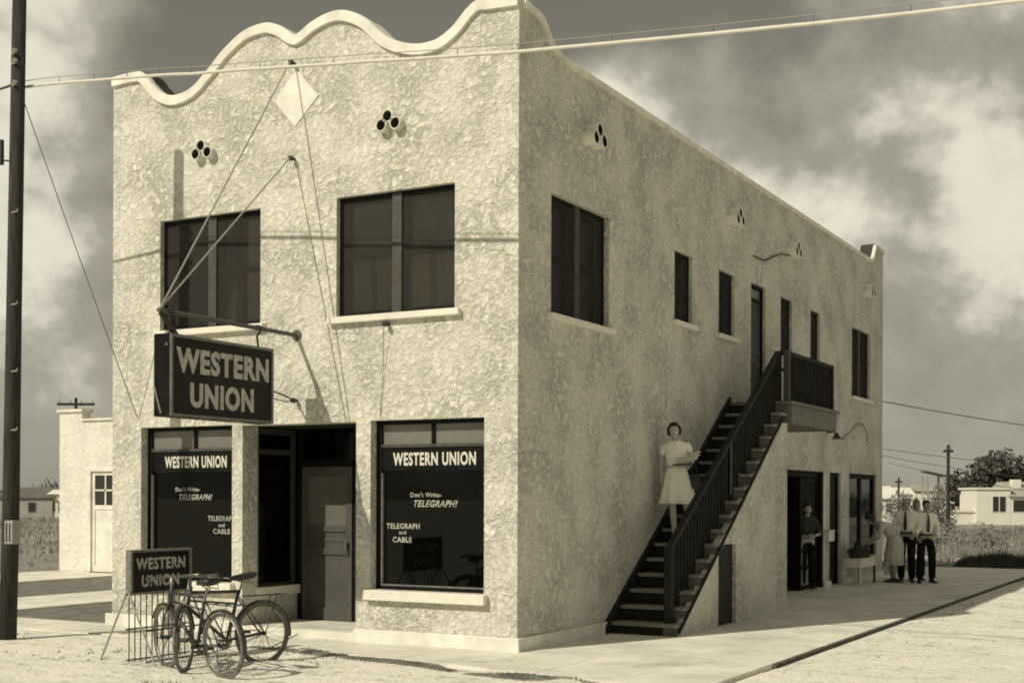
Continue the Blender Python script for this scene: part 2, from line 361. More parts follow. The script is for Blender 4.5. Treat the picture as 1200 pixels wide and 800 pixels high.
# ------------------------------------------------------------------ ground
def ground_material():
    m = bpy.data.materials.new('ground: pale dirt yard and dry field'); m.use_nodes = True; t = m.node_tree; p = t.nodes['Principled BSDF']; L = t.links.new; nn = t.nodes.new
    p.inputs['Roughness'].default_value = .97; p.inputs['Specular IOR Level'].default_value = .08
    g = nn('ShaderNodeNewGeometry'); sp = nn('ShaderNodeSeparateXYZ'); L(g.outputs['Position'], sp.inputs[0])
    def noise_(sc_, det=8, dst=0, ro=.6):
        n = nn('ShaderNodeTexNoise'); n.inputs['Scale'].default_value = sc_; n.inputs['Detail'].default_value = det; n.inputs['Distortion'].default_value = dst; n.inputs['Roughness'].default_value = ro
        L(g.outputs['Position'], n.inputs[0]); return n.outputs[0]
    def mm(op, a, b, c=None, cl=False):
        n = nn('ShaderNodeMath'); n.operation = op; n.use_clamp = cl
        for i, v in enumerate((a, b, c)):
            if v is None: continue
            if isinstance(v, (int, float)): n.inputs[i].default_value = v
            else: L(v, n.inputs[i])
        return n.outputs[0]
    def ss(v, a, b):
        n = nn('ShaderNodeMapRange'); n.interpolation_type = 'SMOOTHSTEP'; L(v, n.inputs[0]); n.inputs[1].default_value = a; n.inputs[2].default_value = b; return n.outputs[0]
    X, Y = sp.outputs[0], sp.outputs[1]
    wob = mm('MULTIPLY', mm('SUBTRACT', noise_(.5, 6), .5), 5)
    # yard: south of the front walk, or east of the side walk up to y = 22
    south = ss(mm('ADD', Y, wob), .8, -.8)
    east = mm('MULTIPLY', ss(X, 1.5, 2.6), ss(mm('ADD', Y, wob), 19, 15))
    yard = mm('MAXIMUM', south, east)
    fine = noise_(9, 10, 0, .72); mid = noise_(1.7, 9, .6, .68); cx_ = noise_(.25, 6)
    mpt = nn('ShaderNodeMapping'); mpt.inputs['Scale'].default_value = (.22, 2.6, 1); mpt.inputs['Rotation'].default_value = (0, 0, .12); L(g.outputs['Position'], mpt.inputs[0])
    trk = nn('ShaderNodeTexNoise'); trk.inputs['Scale'].default_value = 1.6; trk.inputs['Detail'].default_value = 7; trk.inputs['Roughness'].default_value = .6; L(mpt.outputs[0], trk.inputs[0])
    v1 = mm('ADD', mm('ADD', mm('MULTIPLY', fine, .38), mm('MULTIPLY', mid, .34)), mm('MULTIPLY', trk.outputs[0], .28))
    dirt = nn('ShaderNodeValToRGB'); e = dirt.color_ramp.elements; e[0].position = .38; e[0].color = S(.22); e[1].position = .62; e[1].color = S(.82)
    e2 = dirt.color_ramp.elements.new(.47); e2.color = S(.72); L(v1, dirt.inputs[0])
    v2 = mm('ADD', mm('MULTIPLY', fine, .3), mm('MULTIPLY', cx_, .7))
    fld = nn('ShaderNodeValToRGB'); e = fld.color_ramp.elements; e[0].position = .38; e[0].color = S(.19); e[1].position = .62; e[1].color = S(.36); L(v2, fld.inputs[0])
    mx = nn('ShaderNodeMix'); mx.data_type = 'RGBA'; L(yard, mx.inputs[0]); L(fld.outputs[0], mx.inputs[6]); L(dirt.outputs[0], mx.inputs[7])
    L(mx.outputs[2], p.inputs['Base Color'])
    b = nn('ShaderNodeBump'); b.inputs['Strength'].default_value = .9; b.inputs['Distance'].default_value = .05
    L(mm('ADD', mm('MULTIPLY', noise_(16, 6), .5), mm('MULTIPLY', noise_(3.5, 6), 1.0)), b.inputs['Height']); L(b.outputs[0], p.inputs['Normal'])
    return m
GM = ground_material()
b = MB(); bm = b.bm                                   # near part is finely divided and uneven, far part plain
def walk_edge(x): return -.95 if x < -2.4 else -.95+(-.70+.95)*0-.155*(x+2.4)
def gz(x, y):
    ye = walk_edge(x)
    if y > ye+.06 and x < 2.79 and y < 30: return -.062
    n = noise.noise(Vector((x*1.1, y*1.1, 0)))*.035+noise.noise(Vector((x*4, y*4, 3)))*.018
    if y > ye: return (-.030 if y > .2 else .0)+n*min(1, (x-2.79)/.9)
    return -.012+n*.8*min(1, (ye+.06-y)/.8)
def gzi(x, y):
    i, j = math.floor(x*4)/4, math.floor(y*4)/4; u, v = (x-i)*4, (y-j)*4
    return (gz(i, j)*(1-u)+gz(i+.25, j)*u)*(1-v)+(gz(i, j+.25)*(1-u)+gz(i+.25, j+.25)*u)*v
xs = [-900, -300, -120, -60, -30, -18]+[-12+i*.25 for i in range(97)]+[14, 18, 30, 60, 120, 300, 900]
ys = [-900, -200, -60, -25, -14]+[-9+i*.25 for i in range(120)]+[24, 30, 45, 80, 150, 300, 900]
gv = [[bm.verts.new((x, y, gz(x, y) if (-12 <= x <= 12.2 and -9 <= y <= 21) else -.062)) for y in ys] for x in xs]
for i in range(len(xs)-1):
    for j in range(len(ys)-1): bm.faces.new((gv[i][j], gv[i+1][j], gv[i+1][j+1], gv[i][j+1]))
b.build('ground', GM, smooth=True, kind='structure')

# walks: raised slabs with worn arrises and real joints
b = MB()
def slabs(b, x0, x1, y0, y1, dx, dy, top=0.0, gap=.006):
    nx = max(1, round((x1-x0)/dx)); ny = max(1, round((y1-y0)/dy))
    for i in range(nx):
        for j in range(ny):
            b.box((x0+(x1-x0)*i/nx+gap, y0+(y1-y0)*j/ny+gap, -.25), (x0+(x1-x0)*(i+1)/nx-gap, y0+(y1-y0)*(j+1)/ny-gap, top), .006)
slabs(b, 0, 2.79, 0, 21.9, 2.79, 2.44)
xq = [-6.2, -4.4, -2.6, -.8, 1.0, 2.79]
for xa, xb in zip(xq, xq[1:]):
    g_ = .006; b.rings([[(xa+g_, 0-g_, z), (xb-g_, 0-g_, z), (xb-g_, walk_edge(xb)+.02*math.sin(xb*5), z), (xa+g_, walk_edge(xa)+.02*math.sin(xa*5), z)] for z in (-.25, 0)])
b.build('pavement', CONC, kind='structure')
b = MB(); slabs(b, -24, -6.2, -.95, .15, 1.8, 1.3, top=-.01); b.build('front_walk', CONC, kind='structure')
b = MB(); slabs(b, -11.3, -9.35, .2, 24, 1.95, 2.4, top=-.02); b.build('driveway', CONC, kind='structure')
b = MB(); slabs(b, -17.2, -14.6, 2.2, 8.75, 2.6, 2.2, top=-.015); b.build('apron', CONC, kind='structure')
EDGESH = mat('walk edge shade line', .10, .95, .1, var=.4, vscale=6)
b = MB(); b.box((2.785, .45, -.3), (2.818, 21.9, -.012)); b.build('kerb_shade', EDGESH, kind='structure')  # dark strip added to paint the shaded drop at the walk edge
ASPH = mat('dark tar-sealed yard', .17, .95, .1, var=.25, vscale=3, detail=8, bump=.4, bscale=40)
b = MB(); b.box((-9.3, .2, -.2), (-6.25, 17, -.045)); b.box((-14.55, .2, -.2), (-11.35, 12, -.045)); b.build('side_yard', ASPH, kind='structure')

# ------------------------------------------------------------------ the building
bld = thing('commercial_building', 'two storey pale stucco building with scalloped parapet and outside stair', 'building')
UW = [(-5.35,-3.67,3.87,5.31), (-2.50,-.83,3.87,5.31)]
SF = [(-5.68,-4.12,.62,2.62), (-1.99,-.43,.62,2.62)]
REC = (-3.95, -2.20, 0, 2.61)
front = wall('front_wall', TF, PF, UW+SF+[REC], .25, STUC, bld, -6.2, 0)
# storefront column stands between window and recess
SW = [(.79,2.39,3.86,5.27),(4.60,5.28,4.24,5.24),(6.41,7.12,4.25,5.24),(7.93,8.69,3.22,5.265),(9.52,10.18,4.25,5.25),(11.34,11.96,4.25,5.25),(14.33,15.86,3.85,5.28)]
DW = [(9.75,12.25,.02,2.24),(12.69,13.50,.02,2.24),(14.16,16.48,.50,2.25)]
side = wall('side_wall', TR, PS, SW+DW, .25, STUC, bld, .25, 17.0)
TB = lambda p: Vector((p[0], 17.0-p[1], p[2])); TL = lambda p: Vector((-6.2+p[1], p[0], p[2]))
wall('rear_wall', TB, [(a, z) for a, z in PBK], [], .25, STUC, bld, -6.2, -.25)
wall('left_wall', TL, PS, [], .25, STUC, bld, .25, 16.75)
coping('parapet_coping', TF, PF, -.045, .29, .13, PLAST, bld)
coping('parapet_coping', TR, PS[1:], -.04, .29, .10, PLAST, bld)
coping('parapet_coping', TL, PS[1:], -.04, .29, .10, PLAST, bld)
coping('parapet_coping', TB, PBK, -.03, .28, .10, PLAST, bld)
MB().box((-5.94, .26, 6.38), (-.26, 16.74, 6.45)).build('roof', ROOF, bld)
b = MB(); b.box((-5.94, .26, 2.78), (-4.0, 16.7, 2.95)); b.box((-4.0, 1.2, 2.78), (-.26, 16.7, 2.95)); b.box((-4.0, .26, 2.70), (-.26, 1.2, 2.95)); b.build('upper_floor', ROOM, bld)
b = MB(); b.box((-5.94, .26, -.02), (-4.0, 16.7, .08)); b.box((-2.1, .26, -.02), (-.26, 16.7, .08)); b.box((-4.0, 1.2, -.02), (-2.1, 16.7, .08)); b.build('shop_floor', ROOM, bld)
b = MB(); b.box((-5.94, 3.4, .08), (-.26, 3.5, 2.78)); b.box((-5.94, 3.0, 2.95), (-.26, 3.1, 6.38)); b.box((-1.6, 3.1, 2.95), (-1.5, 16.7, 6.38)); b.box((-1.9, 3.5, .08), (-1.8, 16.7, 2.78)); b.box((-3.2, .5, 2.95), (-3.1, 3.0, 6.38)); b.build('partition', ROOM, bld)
b = MB(TB); b.rings([[(a, d_, z) for a, z in [(-5.93, 6.46)]+[(min(-.27, max(-5.93, a)), z-.025) for a, z in PBK]+[(-.27, 6.46)]] for d_ in (.252, .30)]); b.build('parapet_lining', ROOF, bld)
PSL = [(a, z) for a, z in PS if .3 < a < 16.7]
b = MB(TL); b.rings([[(a, d_, z) for a, z in [(.3, 6.46)]+[(a, z-.025) for a, z in PSL]+[(16.7, 6.46)]] for d_ in (.252, .30)]); b.build('parapet_lining', ROOF, bld)
def flashing(T, P, a0, a1, d0, d1):
    Q = [(a0, zof(P, a0))]+[q for q in P if a0 < q[0] < a1]+[(a1, zof(P, a1))]
    MB(T).rings([[(a, d0, z+.002), (a, d1, z+.002), (a, d1, z+.016), (a, d0, z+.016)] for a, z in Q]).build('tar_flashing', ROOF, bld)
flashing(TR, PS, 15.80, 16.40, .03, .30); flashing(TR, PS, .50, 1.3, .05, .30); flashing(TF, PF, -5.72, -5.18, .06, .30)
# recess: step, ceiling, back wall, right return
MB().box((-3.94, -.02, -.05), (-2.21, 1.14, .095), .006).build('entrance_step', CONC, bld)
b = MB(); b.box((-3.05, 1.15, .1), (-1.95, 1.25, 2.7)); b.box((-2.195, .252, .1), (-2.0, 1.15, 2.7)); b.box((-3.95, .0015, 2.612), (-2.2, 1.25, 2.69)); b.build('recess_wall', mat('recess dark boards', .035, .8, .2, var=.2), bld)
# column return beside the recess + low wall under the side window
b = MB(); b.box((-4.12, .2515, .08), (-3.952, .30, 2.70)); b.box((-4.08, .30, .08), (-3.952, 1.15, .44)); b.build('return_wall', STUC, bld)
# plinth
b = MB(); b.box((-2.20, -.055, -.05), (.05, -.0015, .15), .008); b.box((.0015, .0, -.05), (.05, 2.3, .15), .008); b.build('plinth', PLAST, bld)
b = MB(); b.box((-6.26, -.07, -.05), (-3.96, -.0015, .15), .01); b.build('plinth', PLAST, bld)
b = MB(); b.box((.0015, 12.25, -.05), (.05, 12.68, .12), .008); b.box((.0015, 13.51, -.05), (.05, 17.0, .12), .008); b.build('plinth', PLAST, bld)
# diamond inlay above the entrance
b = MB(TF); c = (-3.11, 6.60); q = [(c[0], 6.95), (c[0]-.335, 6.60), (c[0]-.02, 6.25), (c[0]+.335, 6.58)]
f0 = [(x, -.012, z) for x, z in q]; f1 = [(x, .0, z) for x, z in q]; b.rings([f1, f0]); b.build('diamond_panel', PLAST, bld)

def sill(T, a0, a1, z, parent, h=.08, over=.09, proj=.075):
    return MB(T).box((a0-over, -proj, z-h), (a1+over, .16, z-.002), .008).build('sill', SILLM, parent)

def curtain(T, a0, a1, z0, z1, d, parent, part=.5):
    """two gathered drapes"""
    b = MB(T); wv = (a1-a0)
    for s, e in ((a0+.03, a0+wv*part*.52), (a1-wv*part*.62, a1-.03)):
        n = 26; cols = []
        for i in range(n+1):
            a = s+(e-s)*i/n; dd = d+.03*math.sin(i*1.7+s*5)+.016*math.sin(i*.9)
            cols.append([b.bm.verts.new(T((a+(0 if k else .0), dd*(1+.04*k), z1-(z1-z0)*k/4))) for k in range(5)])
        for A, B in zip(cols, cols[1:]):
            for k in range(4): b.bm.faces.new((A[k], A[k+1], B[k+1], B[k]))
    return b.build('curtain', CURT, parent, smooth=True)

def up_window(T, a0, a1, z0, z1, double, sillw=True, curt=True, dd=.07):
    """frame with (double) hung sashes behind an insect screen"""
    f = MB(T); t = .045
    for lo, hi in (((a0, dd, z0), (a0+t, dd+.09, z1)), ((a1-t, dd, z0), (a1, dd+.09, z1)), ((a0+t, dd, z1-t), (a1-t, dd+.09, z1)), ((a0+t, dd, z0), (a1-t, dd+.09, z0+t))): f.box(lo, hi)
    fr = f.build('window', FRAME, bld)
    bays = [(a0+t, a1-t)]
    if double:
        mid = (a0+a1)/2; MB(T).box((mid-.065, dd-.012, z0+.002), (mid+.065, dd+.09, z1-.02)).build('mullion', TRIM, fr)
        bays = [(a0+t, mid-.065), (mid+.065, a1-t)]
    for s, e in bays:
        zm = (z0+z1)/2
        sb = MB(T); r = .032; sb.box((s, dd+.02, zm-.028), (e, dd+.03, zm+.028))
        for za, zb_, o in ((z0+t, zm+.015, .055), (zm-.015, z1-t, .03)):
            d = dd+o
            for lo, hi in (((s, d, za), (s+r, d+.022, zb_)), ((e-r, d, za), (e, d+.022, zb_)), ((s+r, d, za), (e-r, d+.022, za+r)), ((s+r, d, zb_-r), (e-r, d+.022, zb_))): sb.box(lo, hi)
        sb.build('sash', FRAME, fr)
        MB(T).box((s, dd+.012, z0+t), (e, dd+.016, z1-t)).build('insect_screen', SCREEN, fr)
        MB(T).box((s+r, dd+.094, z0+t), (e-r, dd+.097, z1-t)).build('pane', CLEARG, fr)
        if curt: curtain(T, s, e, z0+.05, zm+.05 if T is TF else z1-.1, dd+.16, fr, .78)
        if T is TF:
            MB(T).box((s+.05, dd+.17, zm+.12), (e-.04, dd+.175, z1-.05)).build('pane_backing', BLIND, fr)
    if sillw: sill(T, a0, a1, z0, fr)
    return fr
for wq in UW: up_window(TF, *wq, True)
up_window(TR, *SW[0], True); 
for i in (1, 2, 4, 5): up_window(TR, *SW[i], False, sillw=True, curt=False, dd=.05)
up_window(TR, *SW[6], True, dd=.06)

# lettering ---------------------------------------------------------
FONT = None
def letters(name, text, T, a, z, width, height, d, m, parent, bold=.0, thick=.004, shear=0, mirror=False):
    cu_ = bpy.data.curves.new(name, 'FONT'); cu_.body = text; cu_.size = 1; cu_.offset = bold; cu_.extrude = .5; cu_.align_x = 'LEFT'; cu_.shear = shear; cu_.space_character = 1.12; cu_.resolution_u = 3
    tmp = bpy.data.objects.new('tmp', cu_); COL.objects.link(tmp); bpy.context.view_layer.update()
    me = bpy.data.meshes.new_from_object(tmp.evaluated_get(bpy.context.evaluated_depsgraph_get())); bpy.data.objects.remove(tmp)
    xs_ = [v.co.x for v in me.vertices]; ys_ = [v.co.y for v in me.vertices]; x0, x1, y0, y1 = min(xs_), max(xs_), min(ys_), max(ys_)
    for v in me.vertices:
        u = (v.co.x-x0)/(x1-x0); s = (v.co.y-y0)/(y1-y0)
        v.co = T((a+width*u, d-thick*(v.co.z+.5), z+height*s))
    me.materials.clear(); me.materials.append(m); me.name = name
    bmx = bmesh.new(); bmx.from_mesh(me); bmesh.ops.recalc_face_normals(bmx, faces=bmx.faces); bmx.to_mesh(me); bmx.free()
    o = bpy.data.objects.new(name, me); COL.objects.link(o); o.parent = parent; return o

def shop_window(T, a0, a1, z0, z1, left):
    d = .12; t = .05; mid = a0+(a1-a0)*(.53 if left else .51)
    f = MB(T)
    for lo, hi in (((a0, d, z0), (a0+t+.03, d+.1, z1)), ((a1-.02, d, z0), (a1, d+.1, z1)), ((a0+t+.03, d, z1-.05), (a1-.02, d+.1, z1)), ((a0+t+.03, d, z0), (a1-.02, d+.1, z0+.045)),
                   ((mid-.02, d, 2.33), (mid+.02, d+.1, z1-.05))): f.box(lo, hi)
    fr = f.build('shop_window', FRAME, bld)
    MB(T).box((a0+t+.031, d-.01, z0+.046), (a0+t+.045, d+.06, 2.0)).box((a0+t+.045, d-.01, z0+.046), (a1-.021, d+.06, z0+.062)).build('glazing_bead', SIGNE, fr)
    for s, e in ((a0+t+.03, mid-.02), (mid+.02, a1-.02)): MB(T).box((s, d+.03, 2.335), (e, d+.036, z1-.05)).build('transom_pane', TRANS, fr)
    MB(T).box((a0+t+.03, d-.01, 2.30), (a1-.02, d+.08, 2.335)).build('transom_bar', TRIM, fr)
    band = MB(T).box((a0+t+.03, d+.01, 2.03), (a1-.02, d+.05, 2.298)).build('name_band', SIGNB, fr)
    wd = a1-a0
    letters('lettering', 'WESTERN UNION', T, a0+.30 if left else a0+.235, 2.085, 1.06 if left else 1.14, .155, d+.009, GILT, band, bold=.03)
    g = MB(T).box((a0+t+.03, d+.03, z0+.046), (a1-.02, d+.035, 2.03)).build('pane', SHOPG, fr)
    if left: tl = [("Don't Write-", a0+.47, 1.78, .42, .055, 0), ('TELEGRAPH!', a0+.54, 1.67, .56, .075, .35), ('TELEGRAPH', a1-.53, 1.40, .45, .065, 0), ('and', a1-.35, 1.325, .10, .045, 0), ('CABLE', a1-.44, 1.235, .28, .065, 0)]
    else: tl = [("Don't Write-", a0+.47, 1.715, .43, .055, 0), ('TELEGRAPH!', a0+.52, 1.60, .60, .08, .35), ('TELEGRAPH', a0+.13, 1.34, .47, .065, 0), ('and', a0+.31, 1.275, .10, .045, 0), ('CABLE', a0+.22, 1.18, .27, .065, 0)]
    for tx, a, z, w_, h_, sh in tl: letters('window_lettering', tx, T, a, z, w_, h_, d+.029, GILT2, g, bold=.02, thick=.002, shear=sh)
    sill(T, a0, a1, z0, fr, h=.12, over=.05, proj=.09)
    return fr
shop_window(TF, *SF[0], True); shop_window(TF, *SF[1], False)
# counter and shelves dimly seen inside
cn = thing('shop_counter', 'dark counter inside the corner shop window', 'counter', (-1.2, 1.6, .08))
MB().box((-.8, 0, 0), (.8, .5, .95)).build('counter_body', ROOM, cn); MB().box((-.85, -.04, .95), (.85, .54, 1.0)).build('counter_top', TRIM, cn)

# entrance door
dr = MB(TF)
DY = 1.10
for lo, hi in (((-3.945, DY, .1), (-3.86, DY+.07, 2.61)), ((-3.86, DY, 2.115), (-3.0, DY+.07, 2.20)), ((-3.04, DY, .1), (-2.95, DY+.07, 2.61))): dr.box(lo, hi)
dfr = dr.build('entrance_door', FRAME, bld)
lf = MB(TF); y0 = DY+.0; xa, xb = -3.855, -3.045
for lo, hi in (((xa, y0-.02, .105), (xa+.09, y0+.03, 2.11)), ((xb-.09, y0-.02, .105), (xb, y0+.03, 2.11)), ((xa+.09, y0-.02, 1.98), (xb-.09, y0+.03, 2.11)), ((xa+.09, y0-.02, 1.26), (xb-.09, y0+.03, 1.34)), ((xa+.09, y0-.02, .96), (xb-.09, y0+.03, 1.05)), ((xa+.09, y0-.02, .105), (xb-.09, y0+.03, .26)), ((xa+.09, y0-.01, 1.13), (xb-.09, y0+.02, 1.17))): lf.box(lo, hi, .004)
leaf = lf.build('door_leaf', DOORP, dfr)
MB(TF).box((xa+.09, y0+.0, 1.34), (xb-.09, y0+.004, 1.98)).build('screen_panel', DOORM, leaf)
MB(TF).box((xa+.09, y0+.0, .26), (xb-.09, y0+.006, .96)).box((xa+.09, y0+.0, 1.05), (xb-.09, y0+.006, 1.13)).box((xa+.09, y0, 1.17), (xb-.09, y0+.006, 1.26)).build('lower_panel', DOORP, leaf)
b = MB(TF); b.box((xb-.075, y0-.06, 1.06), (xb-.055, y0-.02, 1.10)); b.box((xb-.08, y0-.07, .98), (xb-.05, y0-.055, 1.16), .004); b.build('door_handle', PIPEM, leaf)
MB(TF).box((-3.86, DY+.03, 2.2), (-3.04, DY+.036, 2.61)).build('transom_pane', SHOPG, dfr)
# recess side window (glass running back into the recess)
TS = lambda p: Vector((-3.952-p[1], p[0], p[2]))
f = MB(TS)
for lo, hi in (((.30, .02, .56), (.35, .08, 2.6)), ((1.02, .02, .56), (1.09, .08, 2.6)), ((.35, .02, 2.52), (1.02, .08, 2.6)), ((.35, .02, .56), (1.02, .08, .60)), ((.35, .02, 2.26), (1.02, .08, 2.33))): f.box(lo, hi)
sw_ = f.build('side_light', TRIM, bld)
MB(TS).box((.35, .045, .60), (1.02, .05, 2.26)).build('pane', SHOPG, sw_); MB(TS).box((.35, .045, 2.33), (1.02, .05, 2.52)).build('pane', SHOPG, sw_)
MB(TS).box((.26, -.06, .44), (1.10, .10, .557), .006).build('sill', SILLM, sw_)

# upper stair door
f = MB(TR)
for lo, hi in (((7.932, .05, 3.222), (7.985, .13, 5.262)), ((8.635, .05, 3.222), (8.688, .13, 5.262)), ((7.985, .05, 5.21), (8.635, .13, 5.262)), ((7.985, .05, 5.0), (8.635, .13, 5.04))): f.box(lo, hi)
ud = f.build('upper_door', FRAME, bld)
MB(TR).box((7.99, .075, 3.23), (8.63, .11, 4.995)).build('door_leaf', mat('dark varnished door', .022, .5, .35, var=.3, vscale=5), ud)
b = MB(TR)
for z in (3.32, 3.95, 4.12): b.box((8.04, .06, z), (8.58, .074, z+.05))
b.build('door_rail', TRIM, ud); MB(TR).box((7.99, .09, 5.045), (8.63, .1, 5.205)).build('transom_pane', TRANS, ud)

# ground floor side openings
f = MB(TR)
for lo, hi in (((9.752, .06, .022), (9.83, .2, 2.238)), ((12.13, .0, .022), (12.248, .2, 2.238)), ((9.83, .06, 2.12), (12.13, .2, 2.238)), ((10.95, .06, .022), (11.03, .2, 2.12))): f.box(lo, hi)
sd_ = f.build('side_doorway', FRAME, bld)
MB(TR).box((9.75, .24, .021), (12.25, 1.6, .03)).build('threshold', ROOM, sd_)
f = MB(TR)
for lo, hi in (((11.04, .08, .04), (11.10, .12, 2.1)), ((12.03, .08, .04), (12.12, .12, 2.1)), ((11.10, .08, 2.02), (12.03, .12, 2.1))): f.box(lo, hi)
for z in (.04, .40, .72, 1.02): f.box((11.10, .08, z), (12.03, .12, z+.06))
sdl = f.build('screen_door', FRAME, sd_)
b = MB(TR)
for z0_, z1_ in ((.10, .40), (.46, .72), (.78, 1.02)): b.box((11.10, .10, z0_), (12.03, .105, z1_))
b.build('door_panel', mat('pale door boards', .33, .7), sdl); MB(TR).box((11.10, .10, 1.08), (12.03, .104, 2.02)).build('pane', SCREEN, sdl)
f = MB(TR)
for lo, hi in (((12.692, .05, .022), (12.76, .16, 2.238)), ((13.43, .05, .022), (13.498, .16, 2.238)), ((12.76, .05, 2.14), (13.43, .16, 2.238))): f.box(lo, hi)
nd = f.build('narrow_door', FRAME, bld); MB(TR).box((12.76, .09, .03), (13.43, .12, 2.14)).build('door_leaf', DARKP, nd)
f = MB(TR)
for lo, hi in (((14.162, .05, .502), (14.25, .16, 2.248)), ((16.33, .05, .502), (16.478, .16, 2.248)), ((14.25, .05, 2.15), (16.33, .16, 2.248)), ((14.25, .05, .502), (16.33, .16, .58)), ((15.20, .05, .58), (15.34, .16, 2.15))): f.box(lo, hi)
cw = f.build('shop_window', FRAME, bld)
for s, e in ((14.25, 15.20), (15.34, 16.33)): MB(TR).box((s, .08, .58), (e, .086, 2.15)).build('pane', GLASS2, cw); MB(TR).box((s+.03, .11, .9), (e-.03, .115, 2.15)).build('pane_backing', PLAST, cw)  # pale sheet added behind each pane to stand in for its bright reflection
# drain tiles: three stacked clay pipes
def drain(T, a, z, proj, r=.072):
    g = MB(T); h = MB(T)
    for da, dz in ((-r*.15, r*.70), (-r*1.28, -r*.55), (r*1.25, -r*.50)):
        n = 14; rs = []
        for d, rr in ((.002, r), (-proj, r), (-proj, r*.82), (-.004, r*.82)):
            rs.append([(a+da+math.cos(2*math.pi*k/n)*rr, d, z+dz+math.sin(2*math.pi*k/n)*rr) for k in range(n)])
        g.rings(rs, cap=False)
        h.poly([(a+da+math.cos(2*math.pi*k/n)*r*.825, -proj+.014, z+dz+math.sin(2*math.pi*k/n)*r*.825) for k in range(n)])  # dark disc near the mouth paints the shade inside each pipe
    o = g.build('drain_tile', TILE if T is TF else SILLM, bld, smooth=True); h.build('bore_shade', BORESH, o)  # paler paint on the side wall gives shaded tiles their light tops
for a, z in ((-4.575, 6.13), (-1.70, 6.11)): drain(TF, a, z, .09, .078)
for a, z in ((1.79, 6.15), (6.96, 6.13), (10.06, 6.14), (15.49, 6.17)): drain(TR, a, z, .17, .092)
# conduit loops and wall lamp on the side wall
MB().tube([(.012, 8.0, 5.70), (.02, 8.6, 5.72), (.03, 9.0, 5.85), (.02, 9.5, 5.98), (.06, 10.0, 6.02)], .012, 6).build('conduit', IRON, bld)
MB().tube([(.015, 12.8, 2.90), (.015, 13.6, 2.93), (.03, 14.1, 3.08), (.03, 14.6, 3.27), (.03, 15.1, 3.30), (.03, 15.5, 3.15), (.02, 15.55, 2.95)], .008, 6).build('conduit', IRON, bld)
b = MB(TR); b.tube([(12.45, .0, 3.0), (12.45, -.14, 3.02), (12.45, -.2, 2.96)], .018, 6); b.rings([[(12.45+math.cos(k*.7854)*r, -.2+math.sin(k*.7854)*r, z) for k in range(8)] for z, r in ((3.0, .03), (2.95, .05), (2.90, .085), (2.89, .08))]); b.build('wall_lamp', IRON, bld)
# insulators
for a, z in ((-3.14, 7.02), (-3.14, 5.85), (-1.74, 3.74), (-3.09, 2.89)): MB(TF).tube([(a, .0, z), (a, -.05, z), (a, -.06, z), (a, -.1, z)], [.02, .02, .035, .03], 8).build('wall_hook', IRON, bld)
b = MB(TF); b.tube([(-1.745, -.09, 3.74), (-1.80, -.02, 3.2), (-1.85, -.01, 2.66)], .004, 5); b.build('lead_wire', WIREM, bld)

# ------------------------------------------------------------------ outside stair
st = thing('outside_stair', 'dark wooden outside stair with baluster rail climbing the shaded side wall', 'stair', (0, 2.2, 0))
oy = 2.2
TT = lambda p: Vector((p[0], p[1]-oy, p[2]))
NS = 16; R0, RUN, RISE = 2.36, .278, .1915
for i in range(NS):
    y = R0+RUN*i; z = .15+RISE*i
    MB(TT).box((.06, y, z-.045), (.945, y+RUN+.03, z), .008).build('tread', TREAD, st)
b = MB(TT)
for i in range(NS+1):
    y = R0+.03+RUN*i; z1 = .15+RISE*i-.046; b.box((.07, y, max(-.02, z1-RISE+.046)), (.76, y+.02, z1))
b.build('risers', RISER, st)
for i in range(NS+1):
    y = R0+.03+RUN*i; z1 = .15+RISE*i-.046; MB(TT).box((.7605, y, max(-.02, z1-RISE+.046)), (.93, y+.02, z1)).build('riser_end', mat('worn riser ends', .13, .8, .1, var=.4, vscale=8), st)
TSt = [(2.22, .0), (2.22, .10), (6.86, 3.30), (6.86, 2.98), (2.5, .0)]
b = MB(TT); b.rings([[(.004, y, z) for y, z in TSt], [(.055, y, z) for y, z in TSt]]); b.build('wall_stringer', STAIR, st)
# stucco enclosure beneath
ENC = [(2.44, 0), (6.62, 2.90), (6.86, 2.90), (6.86, 0)]
hole = (3.84, 4.53, .02, 1.095)
b = MB(TT)
def encl_face(x):
    return x
segs = [(2.44, 3.84, None), (3.84, 4.53, 1.095), (4.53, 6.62, None), (6.62, 6.86, None)]
def zt(y): return min(2.868, max(.0, (y-2.44)*.6905+.045))
for y0_, y1_, zl in segs:
    zb_ = zl or -.02
    ring = [(y0_, zb_), (y1_, zb_), (y1_, zt(y1_)), (y0_, max(zt(y0_), zb_+.001))]
    b.rings([[(.86, y, z) for y, z in ring], [(.95, y, z) for y, z in ring]])
b.box((.03, 6.76, -.02), (.86, 6.86, 2.84))
bmesh.ops.remove_doubles(b.bm, verts=b.bm.verts, dist=.0005)
b.build('enclosure_wall', STUC, st)
MB(TT).box((.85, 3.845, .0), (.90, 4.525, 1.09)).build('cupboard_door', DARKP, st)
b = MB(TT); y_ = [(2.36, .02), (6.70, 3.01)]
b.beam((.965, 2.40, .045), (.965, 6.62, 2.955), .028, .03)
b.build('outer_stringer', STAIR, st)
# landing
MB(TT).box((.003, 6.80, 3.165), (1.04, 9.55, 3.215), .006).build('landing_floor', LAND, st)
b = MB(TT); b.box((.95, 6.92, 2.87), (1.0, 9.48, 3.163)); b.box((.003, 6.92, 2.87), (.95, 6.97, 3.163)); b.box((.003, 9.43, 2.87), (.95, 9.48, 3.163)); b.box((.003, 6.97, 2.872), (.95, 9.43, 2.90)); b.build('landing_fascia', LAND, st)
